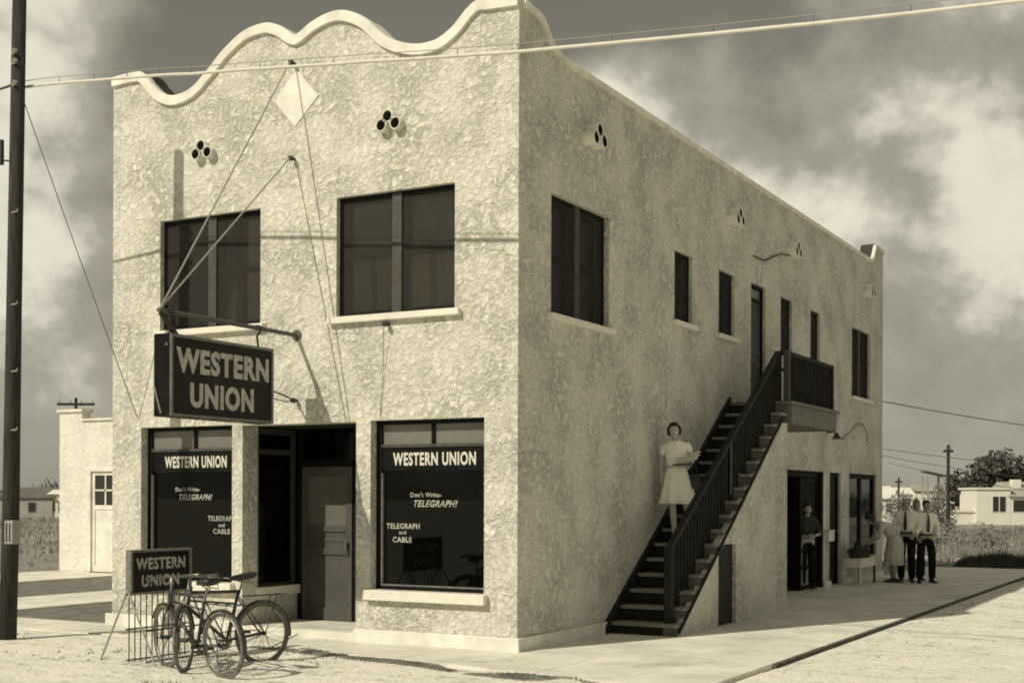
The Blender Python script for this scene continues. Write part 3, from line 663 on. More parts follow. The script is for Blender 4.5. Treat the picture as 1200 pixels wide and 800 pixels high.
# rails
def rail(p0, p1, wd=.07, h=.06): return MB(TT).beam(p0, p1, wd, h).build('handrail', STAIR, st)
rz = lambda y: 1.10+(y-2.55)*(3.97-1.10)/(6.93-2.55)
XR = .78
rail((XR, 2.50, rz(2.50)), (XR, 6.90, rz(6.90)), .08, .07); rail((XR+.14, 6.93, 3.955), (XR+.14, 9.42, 3.955)); rail((.04, 9.42, 3.955), (XR+.17, 9.42, 3.955)); rail((XR, 6.95, 3.955), (XR+.16, 6.95, 3.955))
MB(TT).box((XR-.05, 2.47, .15), (XR+.05, 2.57, 1.11), .006).build('newel_post', STAIR, st)
MB(TT).box((XR-.045, 6.88, 3.1), (XR+.045, 6.97, 3.99), .006).build('newel_post', STAIR, st)
MB(TT).box((XR+.09, 6.89, 3.214), (XR+.18, 6.98, 3.99), .006).build('newel_post', TRIM, st)
MB(TT).box((XR+.10, 9.38, 3.214), (XR+.18, 9.46, 3.99), .006).build('newel_post', STAIR, st)
MB(TT).box((XR-.03, 4.70, .15+RISE*8.4), (XR+.03, 4.76, rz(4.73)), .004).build('newel_post', TRIM, st)
BALU = STAIR
y = 2.70
while y < 6.84:
    i = int((y-R0)/RUN); zb_ = .15+RISE*min(i, NS-1)
    MB(TT).box((XR-.016, y-.016, zb_-.01), (XR+.016, y+.016, rz(y)-.03)).build('baluster', BALU, st); y += .112
y = 7.07
while y < 9.36: MB(TT).box((XR+.125, y-.017, 3.21), (XR+.157, y+.017, 3.93)).build('baluster', BALU, st); y += .135
x = .14
while x < .85: MB(TT).box((x-.016, 9.405, 3.21), (x+.016, 9.435, 3.93)).build('baluster', BALU, st); x += .12

# ------------------------------------------------------------------ projecting sign on its pipe bracket
sg = thing('projecting_sign', 'large black double sided WESTERN UNION sign hung from a wall pipe', 'sign', (-3.094, 0, 2.57))
TG = lambda p: Vector((p[0]+3.094, p[1], p[2]-2.57))
MB(TG).box((-3.215, -2.30, 2.57), (-2.975, -.60, 3.46), .006).build('sign_box', SIGNB, sg)
b = MB(TG); 
for (ya, za, yb, zb_) in ((-2.30, 2.575, -2.27, 3.455), (-.63, 2.575, -.60, 3.455)): b.box((-2.978, ya-.004, za), (-2.962, yb, zb_))
b.box((-2.978, -2.268, 3.425), (-2.962, -.632, 3.455)); b.box((-2.978, -2.268, 2.575), (-2.962, -.632, 2.602)); b.build('sign_rim', SIGNE, sg)
TGR = lambda p: TG((-2.974-p[1], p[0], p[2]))
letters('lettering', 'WESTERN', TGR, -2.215, 3.05, 1.53, .275, .0, SIGNW, sg, bold=.045, thick=.006)
letters('lettering', 'UNION', TGR, -2.00, 2.68, 1.05, .275, .0, SIGNW, sg, bold=.045, thick=.006)
TGL = lambda p: TG((-3.216+p[1], -p[0], p[2]))
letters('lettering', 'WESTERN', TGL, .70, 3.05, 1.53, .275, .0, SIGNW, sg, bold=.045, thick=.006)
letters('lettering', 'UNION', TGL, .93, 2.68, 1.05, .275, .0, SIGNW, sg, bold=.045, thick=.006)
b = MB(TG); b.tube([(-3.20, -2.306, 2.90), (-3.16, -2.308, 2.78), (-3.10, -2.306, 2.60)], .014, 6); b.tube([(-3.02, -2.305, 3.34), (-3.02, -2.315, 3.34)], .016, 8); b.build('sign_stay', CHROME, sg)
b = MB(TG); b.tube([(-3.094, 0, 3.69), (-3.094, -2.36, 3.705)], .026, 10); b.tube([(-3.094, .0, 3.69), (-3.094, -.02, 3.69)], .07, 10); b.build('bracket_pipe', PIPEM, sg)
for y in (-2.18, -.72): MB(TG).tube([(-3.094, y-.04, 3.70), (-3.094, y+.04, 3.70), (-3.094, y+.03, 3.66), (-3.094, y-.03, 3.60), (-3.094, y, 3.46)], [.036, .036, .014, .014, .014], 6).build('hanger', IRON, sg)
MB(TG).beam((-3.094, -2.33, 3.68), (-3.094, -2.08, 3.462), .03, .05).build('hanger_strap', IRON, sg)
b = MB(TG); b.tube([(-3.094, -.60, 3.0), (-3.09, -.2, 2.93), (-3.09, -.08, 2.89)], .010, 6); b.tube([(-3.0, -.60, 2.88), (-3.05, -.25, 2.86), (-3.09, -.08, 2.89)], .007, 6); b.build('stay_rod', IRON, sg)
for z in (7.02, 5.85):
    b = MB(TG); b.tube([(-3.094, -2.33, 3.72), (-3.14, -.09, z)], .0095, 6); b.build('guy_wire', ROPE, sg)

# ------------------------------------------------------------------ utility pole, overhead lines
pl = thing('utility_pole', 'tall dark leaning utility pole standing left of the stucco building', 'utility pole', (-5.93, -1.90, -.1))
top = Vector((.105, .03, 7.95))
MB().tube([(-.02, -.02, 0), (.01, 0, 1.5), (.045, .01, 4), top], [.106, .100, .090, .080], 16).build('pole_shaft', CREO, pl, smooth=True)
b = MB(); c = Vector((.17, -.10, 1.40)); b.box((.10, -.17, 1.24), (.24, -.05, 1.52), .01); b.build('meter_box', METAL, pl)
b = MB(); b.box((.085, -.10, 1.28), (.10, -.06, 1.48)); b.box((.135, -.178, 1.27), (.15, -.171, 1.49)); b.box((.19, -.178, 1.27), (.205, -.171, 1.49)); b.build('box_hinge', IRON, pl)
b = MB(); b.box((-.15, -.06, 5.8), (-.10, -.02, 6.10)); b.tube([(-.16, -.05, 5.86), (0, 0, 5.84)], .012, 6); b.build('pole_bracket', IRON, pl)
for z in (6.98, 6.72, 7.1): MB().tube([(.08, -.05, z), (.14, -.08, z), (.17, -.09, z+.03)], [.016, .02, .03], 8).build('insulator', METAL, pl)
for z in (5.2, 4.1, 3.3, 2.6): MB().tube([(.08, -.06, z), (.20, -.08, z), (.21, -.08, z+.03)], .009, 6).build('step_bolt', METAL, pl)

def sag(p0, p1, s, n=24):
    p0, p1 = Vector(p0), Vector(p1); return [p0.lerp(p1, i/n)-Vector((0, 0, s*4*(i/n)*(1-i/n))) for i in range(n+1)]
def line(name, label, pts, r, m, cat='wire', group='overhead wires'):
    return tag(MB().tube(pts, r, 6).build(name, m, smooth=True), label, cat, group)
A = Vector((-5.80, -1.80, 6.66)); 
cabpts = [Vector(p) for p in ((-5.86,-1.80,6.66), (-4.42,-1.76,6.54), (-3.2,-1.745,6.41), (-.75,-1.74,6.165), (.95,-1.74,5.985), (3.42,-1.74,5.79), (5.45,-1.74,5.655), (8.0,-1.74,5.55))]
cabpts = [Vector((catmull([(p.x, p.z) for p in cabpts], 5)[i][0], -1.75, catmull([(p.x, p.z) for p in cabpts], 5)[i][1])) for i in range(36)]
cb = thing('aerial_cable', 'thick pale lead cable slung across the top of the scene from pole', 'cable', (0, 0, 0), group='overhead wires')
MB().tube(cabpts, .018, 8).build('cable_sheath', CABLE, cb, smooth=True)
for i in range(2, 36, 2):
    p = cabpts[i]; MB().tube([p+Vector((-.008, 0, 0)), p+Vector((.008, 0, 0)), p+Vector((.002, 0, .03)), p+Vector((0, 0, .075))], [.018, .018, .004, .003], 6).build('cable_ring', PIPEM, cb)
line('messenger_wire', 'thin wire running just above the thick pale cable', [p+Vector((0, 0, .075)) for p in cabpts], .0045, ROPE)
line('overhead_wire', 'cable continuing from the leaning pole out of the left edge', sag((-5.93, -1.88, 6.66), (-16, -2.0, 6.45), .15), .016, WIREM)
line('service_wire', 'slanting drop wire from the leaning pole to the left end of the storefront', sag((-5.83, -1.84, 6.55), (-5.73, -.02, 2.75), .02), .006, WIREM)

# ------------------------------------------------------------------ bicycle rack with sign on top
rk = thing('bicycle_rack', 'wire bicycle rack with a small framed WESTERN UNION board on top', 'bicycle rack', (-3.0, -2.4, -.06))
TK = lambda p: Vector((p[0]+3.0, p[1]+2.4, p[2]+.06))
for y in (-2.88, -1.98):
    for s in (-1, 1): MB(TK).tube([(-3.0, y, .74), (-3.0+s*.45, y-.04*s, -.05)], .011, 6).build('leg', METAL, rk)
for x in (-3.0, -2.72):
    for z in (.02, .34): MB(TK).tube([(x, -2.90, z), (x, -1.96, z)], .009, 6).build('rack_rail', IRON, rk)
y = -2.86
while y < -1.97:
    MB(TK).tube([(-3.0, y, .70), (-3.0, y, .0)], .0065, 6).build('rack_bar', IRON, rk); y += .082
MB(TK).tube([(-3.0, -2.9, .70), (-3.0, -1.96, .70)], .011, 6).build('rack_rail', IRON, rk)
sb = MB(TK).box((-3.03, -2.84, .715), (-2.985, -2.00, 1.13)).build('sign_board', SIGNB, rk)
b = MB(TK)
for lo, hi in (((-3.04, -2.87, .69), (-2.965, -2.84, 1.155)), ((-3.04, -2.00, .69), (-2.965, -1.97, 1.155)), ((-3.04, -2.84, 1.13), (-2.965, -2.00, 1.155)), ((-3.04, -2.84, .69), (-2.965, -2.00, .715))): b.box(lo, hi)
b.build('sign_frame', SIGNE, sb)
TKR = lambda p: TK((-2.984-p[1], p[0], p[2]))
letters('lettering', 'WESTERN', TKR, -2.78, .945, .72, .125, .0, SIGNW, sb, bold=.03, thick=.003)
letters('lettering', 'UNION', TKR, -2.70, .765, .55, .125, .0, SIGNW, sb, bold=.03, thick=.003)

# ------------------------------------------------------------------ bicycles
def wheel(parent, c, axis, r, steer=None):
    """c centre, axis = unit vector of the axle"""
    ax = Vector(axis).normalized(); u = Vector((0, 0, 1)); x = ax.cross(u).normalized(); c = Vector(c)
    P = lambda a, rr, o=0: c+(x*math.cos(a)+u*math.sin(a))*rr+ax*o
    n = 40
    wh = MB().tube([P(2*math.pi*i/n, r-.02) for i in range(n)], .019, 8, closed=True).build('tyre', RUBL, parent, smooth=True)
    MB().tube([P(2*math.pi*i/n, r-.048) for i in range(n)], .011, 6, closed=True).build('rim', CHROME, wh, smooth=True)
    b = MB(); b.tube([c-ax*.045, c+ax*.045], .022, 10); b.tube([c-ax*.075, c+ax*.075], .008, 6); b.build('hub', BIKEP, wh)
    b = MB()
    for i in range(28):
        a = 2*math.pi*i/28; s = 1 if i % 2 else -1; b.tube([P(a+.5*(1 if i % 4 < 2 else -1), .02, .035*s), P(a, r-.05)], .0016, 4, cap=False)
    b.build('spokes', PIPEM, wh); return wh
def bicycle(label, loc, rz_, steer, roll=0, tilt=0):
    o = thing('bicycle', label, 'bicycle', loc, rz_, 'bicycles parked by the rack'); o.rotation_euler = (roll, 0, rz_)
    r = .335; wb = 1.04
    rear = Vector((0, 0, r)); bb = Vector((.43, 0, .29)); seat = Vector((.27, 0, .80)); head = Vector((.83, 0, .84)); hb = Vector((.87, 0, .66)); fr_ = Vector((wb, 0, r))
    wheel(o, rear, (0, 1, 0), r)
    rot = Matrix.Rotation(steer, 3, 'Z'); piv = Vector((.87, 0, 0))
    def st_(p): q = Vector(p); return piv+rot @ (q-piv)
    wheel(o, st_(fr_), rot @ Vector((0, 1, 0)), r)
    b = MB(); t = .017
    b.tube([seat, bb], t); b.tube([bb, hb], t+.002); b.tube([seat*.98+Vector((.006, 0, .0)), head-Vector((0, 0, .04))], t); b.tube([head+(head-hb)*.1, hb], .02)
    b.tube([Vector((.31, 0, .66)), hb+Vector((0, 0, .06))], .011)
    for s in (-1, 1): b.tube([rear+Vector((0, .055*s, 0)), bb+Vector((0, .03*s, 0))], .009, 6); b.tube([rear+Vector((0, .055*s, 0)), seat+Vector((.02, .02*s, -.06))], .008, 6)
    b.build('frame', BIKEP, o, smooth=True)
    b = MB()
    for s in (-1, 1): b.tube([st_(hb+Vector((.0, .03*s, 0))), st_(hb+Vector((.04, .05*s, -.1))), st_(fr_+Vector((0, .055*s, 0)))], .010, 6)
    b.tube([st_(hb+Vector((0, -.04, 0))), st_(hb+Vector((0, .04, 0)))], .014, 6); b.build('fork', BIKEP, o)
    b = MB(); hs = head+Vector((-.02, 0, .0)); b.tube([hb, st_(head+Vector((-.03, 0, .12)))], .012)
    pts = [st_(head+Vector(q)) for q in ((-.22, -.29, .10), (-.08, -.27, .13), (.02, -.15, .12), (-.02, 0, .12), (.02, .15, .12), (-.08, .27, .13), (-.22, .29, .10))]
    b.tube(pts, .011, 8); hbx = b.build('handlebar', CHROME, o, smooth=True)
    for q in ((0, 1), (5, 6)): MB().tube([pts[q[0]], pts[q[1]]], .017, 8).build('grip', RUBBER, hbx)
    b = MB(); sp_ = seat+Vector((-.04, 0, .13)); b.tube([seat-Vector((0, 0, .05)), sp_-Vector((0, 0, .05))], .011, 8); b.build('seat_post', CHROME, o)
    b = MB(); b.rings([[(sp_.x+x_, math.cos(k*math.pi/5)*w_, sp_.z+h_+math.sin(k*math.pi/5)*th) for k in range(10)] for x_, w_, h_, th in ((-.14, .03, .02, .02), (-.13, .09, .02, .035), (-.06, .105, .01, .04), (.02, .06, 0, .035), (.10, .025, -.005, .028), (.155, .018, -.015, .02), (.165, .008, -.02, .01))]); sdl_ = b.build('saddle', LEATH, o, smooth=True)
    b = MB()
    for s in (-1, 1): b.tube([(sp_.x-.10, .05*s, sp_.z-.01), (sp_.x-.12, .05*s, sp_.z-.06), (sp_.x-.02, .03*s, sp_.z-.05), (sp_.x+.1, .012*s, sp_.z-.02)], .006, 6)
    b.build('saddle_spring', CHROME, sdl_)
    b = MB(); n = 24
    b.tube([bb+Vector((math.cos(2*math.pi*i/n)*.088, -.05, math.sin(2*math.pi*i/n)*.088)) for i in range(n)], .006, 5, closed=True)
    for i in range(5): b.tube([bb+Vector((0, -.05, 0)), bb+Vector((math.cos(i*1.257)*.086, -.05, math.sin(i*1.257)*.086))], .005, 4)
    b.tube([bb+Vector((0, -.055, .088)), rear+Vector((0, -.055, .035))], .005, 4); b.tube([bb+Vector((0, -.055, -.088)), rear+Vector((0, -.055, -.035))], .005, 4)
    b.build('chainset', IRON, o)
    b = MB()
    for s, a in ((-1, -.5), (1, math.pi-.5)):
        e = bb+Vector((math.cos(a)*.165, .075*s, math.sin(a)*.165)); b.tube([bb+Vector((0, .06*s, 0)), e], .008, 6); b.box((e.x-.04, min(e.y, e.y+.09*s), e.z-.012), (e.x+.04, max(e.y, e.y+.09*s), e.z+.012))
    b.tube([bb+Vector((0, -.07, 0)), bb+Vector((0, .07, 0))], .02, 8); b.build('pedals', IRON, o)
    # mudguards
    for cc_, lo, hi, fn in ((rear, .25, 3.3, lambda p: p), (fr_, .5, 2.9, st_)):
        b = MB(); rs = []
        for i in range(19):
            a = lo+(hi-lo)*i/18; rr = r+.014
            rs.append([fn(cc_+Vector((math.cos(a)*q, y_, math.sin(a)*q))) for y_, q in ((-.028, rr-.010), (-.018, rr+.002), (.018, rr+.002), (.028, rr-.010), (.016, rr-.003), (-.016, rr-.003))])
        b.rings(rs).build('mudguard', BIKEP, o, smooth=True)
    # carrier over the rear wheel
    b = MB()
    for s in (-1, 1): b.tube([(.20, .05*s, .73), (-.28, .06*s, .735)], .006, 5); b.tube([(-.16, .06*s, .735), (0, .06*s, r)], .005, 5)
    for x_ in (-.28, -.12, .05): b.tube([(x_, -.06, .735), (x_, .06, .735)], .005, 5)
    b.build('carrier', IRON, o)
    b = MB(); b.tube([(0, .07, r-.01), (-.02, .09, .18), (-.36, .12, .30)], .006, 5); b.build('kickstand', IRON, o)
    return o

# ------------------------------------------------------------------ people
def skin_eval(verts, edges, rad, root=0, sub=2):
    me = bpy.data.meshes.new('t'); me.from_pydata([tuple(v) for v in verts], edges, []); o = bpy.data.objects.new('t', me); COL.objects.link(o)
    m = o.modifiers.new('s', 'SKIN'); m.use_smooth_shade = True
    sv = me.skin_vertices[0].data
    for i, r in enumerate(rad): sv[i].radius = r if isinstance(r, (tuple, list)) else (r, r); sv[i].use_root = (i == root)
    s = o.modifiers.new('u', 'SUBSURF'); s.levels = sub; s.render_levels = sub
    bpy.context.view_layer.update()
    r = bpy.data.meshes.new_from_object(o.evaluated_get(bpy.context.evaluated_depsgraph_get())); bpy.data.objects.remove(o); bpy.data.meshes.remove(me); return r
class SK:
    def __init__(s): s.v = []; s.e = []; s.r = []
    def p(s, co, r, par=None):
        s.v.append(Vector(co)); s.r.append(r); i = len(s.v)-1
        if par is not None: s.e.append((par, i))
        return i
    def mesh(s, root=0, sub=2): return skin_eval(s.v, s.e, s.r, root, sub)
def add_mesh(bm, me, mi=0):
    n = len(bm.faces); bm.from_mesh(me); bm.faces.ensure_lookup_table()
    for f in bm.faces[n:]: f.material_index = mi; f.smooth = True
    bpy.data.meshes.remove(me)
def hand(bm, wrist, dirv, palmn, side, s=1, curl=.5):
    """palm and five separate curled fingers; dirv along the hand, palmn out of the palm, side = towards the thumb"""
    d = Vector(dirv).normalized(); n = Vector(palmn); n = (n-d*n.dot(d)).normalized(); t = Vector(side); t = (t-d*t.dot(d)-n*t.dot(n)).normalized(); w_ = Vector(wrist)
    k = SK(); a = k.p(w_, .023*s); b_ = k.p(w_+d*.045*s, (.030*s, .018*s), a); k.p(w_+d*.078*s, (.034*s, .016*s), b_); add_mesh(bm, k.mesh(0, 1))
    for off, ln in ((.027, .070), (.009, .080), (-.009, .074), (-.026, .058)):
        k = SK(); p0 = w_+d*.062*s+t*off*s; i = k.p(p0, .0095*s); ang = 0; p = p0; q = d
        for seg, f in enumerate((.30, .36, .34)):
            ang += curl*(.35 if seg == 0 else .8); q = d*math.cos(ang)+n*math.sin(ang); p = p+q*(ln*f+(.018 if seg == 0 else 0))*s; i = k.p(p, (.0088-.0012*seg)*s, i)
        add_mesh(bm, k.mesh(0, 1))
    k = SK(); i = k.p(w_+d*.022*s+t*.018*s, .011*s); i = k.p(w_+d*.048*s+t*.042*s+n*.006*s, .0105*s, i); k.p(w_+d*.075*s+t*.046*s+n*.022*s*(.5+curl), .009*s, i); add_mesh(bm, k.mesh(0, 1))
def head_into(bm, c, R, s=1, hairless=True):
    """face looks along local -Y, R rotates it"""
    c = Vector(c)
    def fn(q, p):
        z = q.z
        jaw = 1-.30*max(0, -z-.1)**1.1*1.2
        p.x *= jaw
        if p.y < 0:
            f = -q.y
            p.y -= .012*s*math.exp(-((z+.72)**2)/.05)*f                 # chin
            p.y -= .021*s*math.exp(-(q.x/.16)**2)*math.exp(-((z+.14)/.17)**2)*f   # nose
            p.y += .007*s*(math.exp(-((abs(q.x)-.38)/.16)**2)*math.exp(-((z-.08)/.11)**2))*f  # sockets
            p.y -= .004*s*math.exp(-(q.x/.25)**2)*math.exp(-((z+.46)/.08)**2)*f   # lips
        else: p.y *= 1.06
        return p
    rot = R.to_3x3(); n0 = len(bm.faces)
    t = MB(lambda p: Vector(p)); t.bm = bm
    t.ell(c, .073*s, .090*s, .115*s, 28, 20, fn, rot)
    for x_ in (-1, 1): t.ell(c+rot @ Vector((x_*.074*s, .008*s, 0)), .010*s, .020*s, .031*s, 8, 6, None, rot)
    bm.faces.ensure_lookup_table()
    for f in bm.faces[n0:]: f.smooth = True
    n1 = len(bm.faces)
    for x_ in (-1, 1): t.ell(c+rot @ Vector((x_*.028*s, -.077*s, .010*s)), .012*s, .006*s, .006*s, 8, 6, None, rot)
    for x_ in (-1, 1): t.ell(c+rot @ Vector((x_*.028*s, -.081*s, .030*s)), .016*s, .004*s, .003*s, 8, 4, None, rot)
    bm.faces.ensure_lookup_table()
    for f in bm.faces[n1:]: f.material_index = 1
    n2 = len(bm.faces); t.ell(c+rot @ Vector((0, -.087*s, -.053*s)), .022*s, .005*s, .006*s, 8, 6, None, rot)
    bm.faces.ensure_lookup_table()
    for f in bm.faces[n2:]: f.material_index = 2
def finish(bm, name, mats, parent):
    bmesh.ops.recalc_face_normals(bm, faces=bm.faces); me = bpy.data.meshes.new(name); bm.to_mesh(me); bm.free()
    for m in mats: me.materials.append(m)
    o = bpy.data.objects.new(name, me); COL.objects.link(o); o.parent = parent; return o

def body(parent, J, skin=None, s=1.0, female=False):
    skin = skin or SKIN
    k = SK(); V_ = lambda n: Vector(J[n])
    pel = k.p(V_('pelvis'), .105*s); sp_ = k.p(V_('spine'), .10*s if female else .115*s, pel); ch = k.p(V_('chest'), .105*s if female else .125*s, sp_); nk = k.p(V_('neck'), .050*s, ch)
    k.p(V_('neck').lerp(V_('head'), .55), .048*s, nk)
    for sd in 'LR':
        a = k.p(V_('shoulder'+sd), .052*s, ch); b_ = k.p(V_('elbow'+sd), .036*s, a); k.p(V_('wrist'+sd), .024*s, b_)
        h = k.p(V_('hip'+sd), .078*s, pel); kn = k.p(V_('knee'+sd), .052*s, h); cf = k.p(V_('knee'+sd).lerp(V_('ankle'+sd), .35), .050*s, kn); an = k.p(V_('ankle'+sd), .034*s, cf)
    bm = bmesh.new(); add_mesh(bm, k.mesh(pel, 2))
    for sd in 'LR':
        wv = V_('wrist'+sd); d = (wv-V_('elbow'+sd)).normalized(); hd = J.get('hand'+sd, {})
        hand(bm, wv-d*.01, hd.get('d', d), hd.get('n', (0, 1, 0)), hd.get('t', (0, -1, 0)), s, hd.get('c', .5))
    head_into(bm, J['head'], J.get('headrot', Matrix.Identity(4)), s)
    return finish(bm, 'body', [skin, EYE, LIPS], parent)
def shoes(parent, J, m, s=1, rot=0, heel=.0):
    for sd in 'LR':
        a = Vector(J['ankle'+sd]); d = Vector(J.get('foot'+sd, (0, -1, 0))).normalized(); x = Vector((-d.y, d.x, 0)).normalized(); b = MB(); rs = []
        z0 = a.z-.085*s
        for t, w_, h_, lift in ((-.085, .02, .05, 0), (-.075, .034, .085, 0), (-.02, .036, .10, 0), (.05, .040, .065, 0), (.11, .046, .048, 0), (.165, .036, .036, .0), (.185, .014, .022, .004)):
            c = a+d*t*s
            rs.append([(c.x+x.x*q*w_*s, c.y+x.y*q*w_*s, z0+lift+zz*h_*s) for q, zz in ((-1, 0), (1, 0), (1, .5), (.6, 1), (-.6, 1), (-1, .5))])
        b.rings(rs); b.build('shoe', m, parent, smooth=True)
def limb_cloth(parent, name, chains, m, root=0, sub=2):
    k = SK(); idx = {}
    for ch in chains:
        prev = None
        for nm, co, r in ch:
            if nm in idx: prev = idx[nm]; continue
            prev = k.p(co, r, prev); idx[nm] = prev
    bm = bmesh.new(); add_mesh(bm, k.mesh(root, sub)); return finish(bm, name, [m], parent)
def hair(parent, c, R, s=1, bob=False, m=HAIR):
    rot = R.to_3x3()
    def fn(q, p):
        # open the face: pull the front lower part in behind the head surface
        front = max(0, -q.y); low = 1 if q.z < .35 else 0
        if front > .35 and q.z < .42: p.y *= .55; p.x *= .93
        if not bob and q.z < -.15: p.x *= .80; p.y *= .85
        wv = 1+.05*math.sin(q.x*17+q.z*9)*math.sin(q.y*13+q.z*11)
        return p*wv
    b = MB(); b.ell(Vector(c)+rot @ Vector((0, .012*s, .022*s)), (.092 if bob else .080)*s, .100*s, (.112 if bob else .105)*s, 26, 18, fn, rot)
    if bob:
        for x_ in (-1, 1):
            for dz, rr in ((.04, .030), (.0, .032), (-.035, .026)): b.ell(Vector(c)+rot @ Vector((x_*.080*s, .0, dz*s)), rr*s*.8, rr*s*1.3, rr*s, 10, 8, None, rot)
    return b.build('hair', m, parent, smooth=True)
def dress(parent, levels, m, n=40, pleat=.0, name='dress'):
    """levels: (centre, rx, ry, pleat amount)"""
    b = MB(); rs = []
    for c, rx, ry, pa in levels:
        rs.append([(c[0]+math.cos(2*math.pi*k/n)*rx*(1+pa*math.sin(k*2*math.pi/n*9)), c[1]+math.sin(2*math.pi*k/n)*ry*(1+pa*math.sin(k*2*math.pi/n*9)), c[2]) for k in range(n)])
    b.rings(rs, cap=False); return b.build(name, m, parent, smooth=True)
def hat(parent, c, R, s, m):
    rot = R.to_3x3(); b = MB(); n = 24; rs = []
    for z, r in ((.045, .078), (.052, .165), (.058, .165), (.060, .088), (.13, .082), (.155, .070), (.150, .03)):
        rs.append([Vector(c)+rot @ Vector((math.cos(2*math.pi*k/n)*r*s, math.sin(2*math.pi*k/n)*r*1.12*s+.01, (z+.012*abs(math.cos(2*math.pi*k/n))*(r > .1))*s)) for k in range(n)])
    b.rings(rs).build('hat', m, parent, smooth=True)
    b = MB(); rs = [[Vector(c)+rot @ Vector((math.cos(2*math.pi*k/n)*r*s, math.sin(2*math.pi*k/n)*r*1.12*s+.01, z*s)) for k in range(n)] for z, r in ((.064, .090), (.090, .088))]
    b.rings(rs).build('hat_band', LEATH, parent)

def stand_man(label, loc, rz_, s=1.0, hat_m=None, hair_m=HAIR, lean=0, handL=None, handR=None, tie=True, skin=None, legs=.10, headz=0):
    o = thing('person', label, 'person', loc, rz_)
    L_ = dict(pelvis=(0, .0, .93), spine=(0, .01, 1.10), chest=(0, .0, 1.32), neck=(0, .01, 1.50), head=(0, -.02, 1.64),
              shoulderL=(.185, .01, 1.42), shoulderR=(-.185, .01, 1.42), elbowL=(.25, .03, 1.13), elbowR=(-.25, .03, 1.13), wristL=(.245, -.06, .88), wristR=(-.245, -.06, .88),
              hipL=(.095, 0, .90), hipR=(-.095, 0, .90), kneeL=(legs, -.02, .50), kneeR=(-legs, -.02, .50), ankleL=(legs+.01, .02, .085), ankleR=(-legs-.01, .02, .085),
              footL=(.25, -1, 0), footR=(-.25, -1, 0), headrot=Matrix.Rotation(headz, 4, 'Z') @ Matrix.Rotation(.12, 4, 'X'))
    for k in ('L', 'R'): L_['hand'+k] = dict(n=(-1 if k == 'L' else 1, 0, 0), t=(0, -1, 0), c=.5)
    for sd, h in (('L', handL), ('R', handR)):
        if h: L_['elbow'+sd], L_['wrist'+sd], L_['hand'+sd] = h
    J = {k: (Vector(v)*s if isinstance(v, tuple) and not k.startswith('foot') else v) for k, v in L_.items()}
    body(o, J, skin or SKIND, s)
    limb_cloth(o, 'trousers', [[('p', J['pelvis']+Vector((0, 0, .0)), .128*s), ('w', J['spine']-Vector((0, 0, .07)), .125*s)]]+[[('p', J['pelvis'], .128*s), ('h'+sd, J['hip'+sd], .100*s), ('k'+sd, J['knee'+sd], .088*s), ('a'+sd, J['ankle'+sd]-Vector((0, 0, .02)), .078*s)] for sd in 'LR'], TROUS)
    limb_cloth(o, 'shirt', [[('c', J['chest'], .148*s), ('s', J['spine'], .138*s), ('p', J['spine']-Vector((0, 0, .09)), .134*s)], [('c', J['chest'], .148*s), ('n', J['neck']-Vector((0, 0, .01)), .062*s)]]+[[('c', J['chest'], .148*s), ('sh'+sd, J['shoulder'+sd], .072*s), ('el'+sd, J['elbow'+sd], .056*s), ('wr'+sd, J['elbow'+sd].lerp(J['wrist'+sd], .8), .044*s)] for sd in 'LR'], SHIRT)
    b = MB(); b.rings([[(math.cos(2*math.pi*k/20)*.141*s, math.sin(2*math.pi*k/20)*.141*s+.008, z*s) for k in range(20)] for z in (1.012, 1.045)]); b.build('belt', LEATH, o)
    if tie: b = MB(); b.rings([[(x_*w_*s, (y_-.158)*s-.003*q, z*s) for x_, q in ((-1, 0), (1, 0), (1, 1), (-1, 1))] for z, w_, y_ in ((1.475, .014, .07), (1.40, .022, .012), (1.20, .036, .012), (1.08, .030, .018))]); b.build('necktie', LEATH, o)
    shoes(o, J, LEATH, s); hair(o, J['head'], J['headrot'], s, m=hair_m)
    if hat_m: hat(o, J['head'], J['headrot'], s, hat_m)
    return o

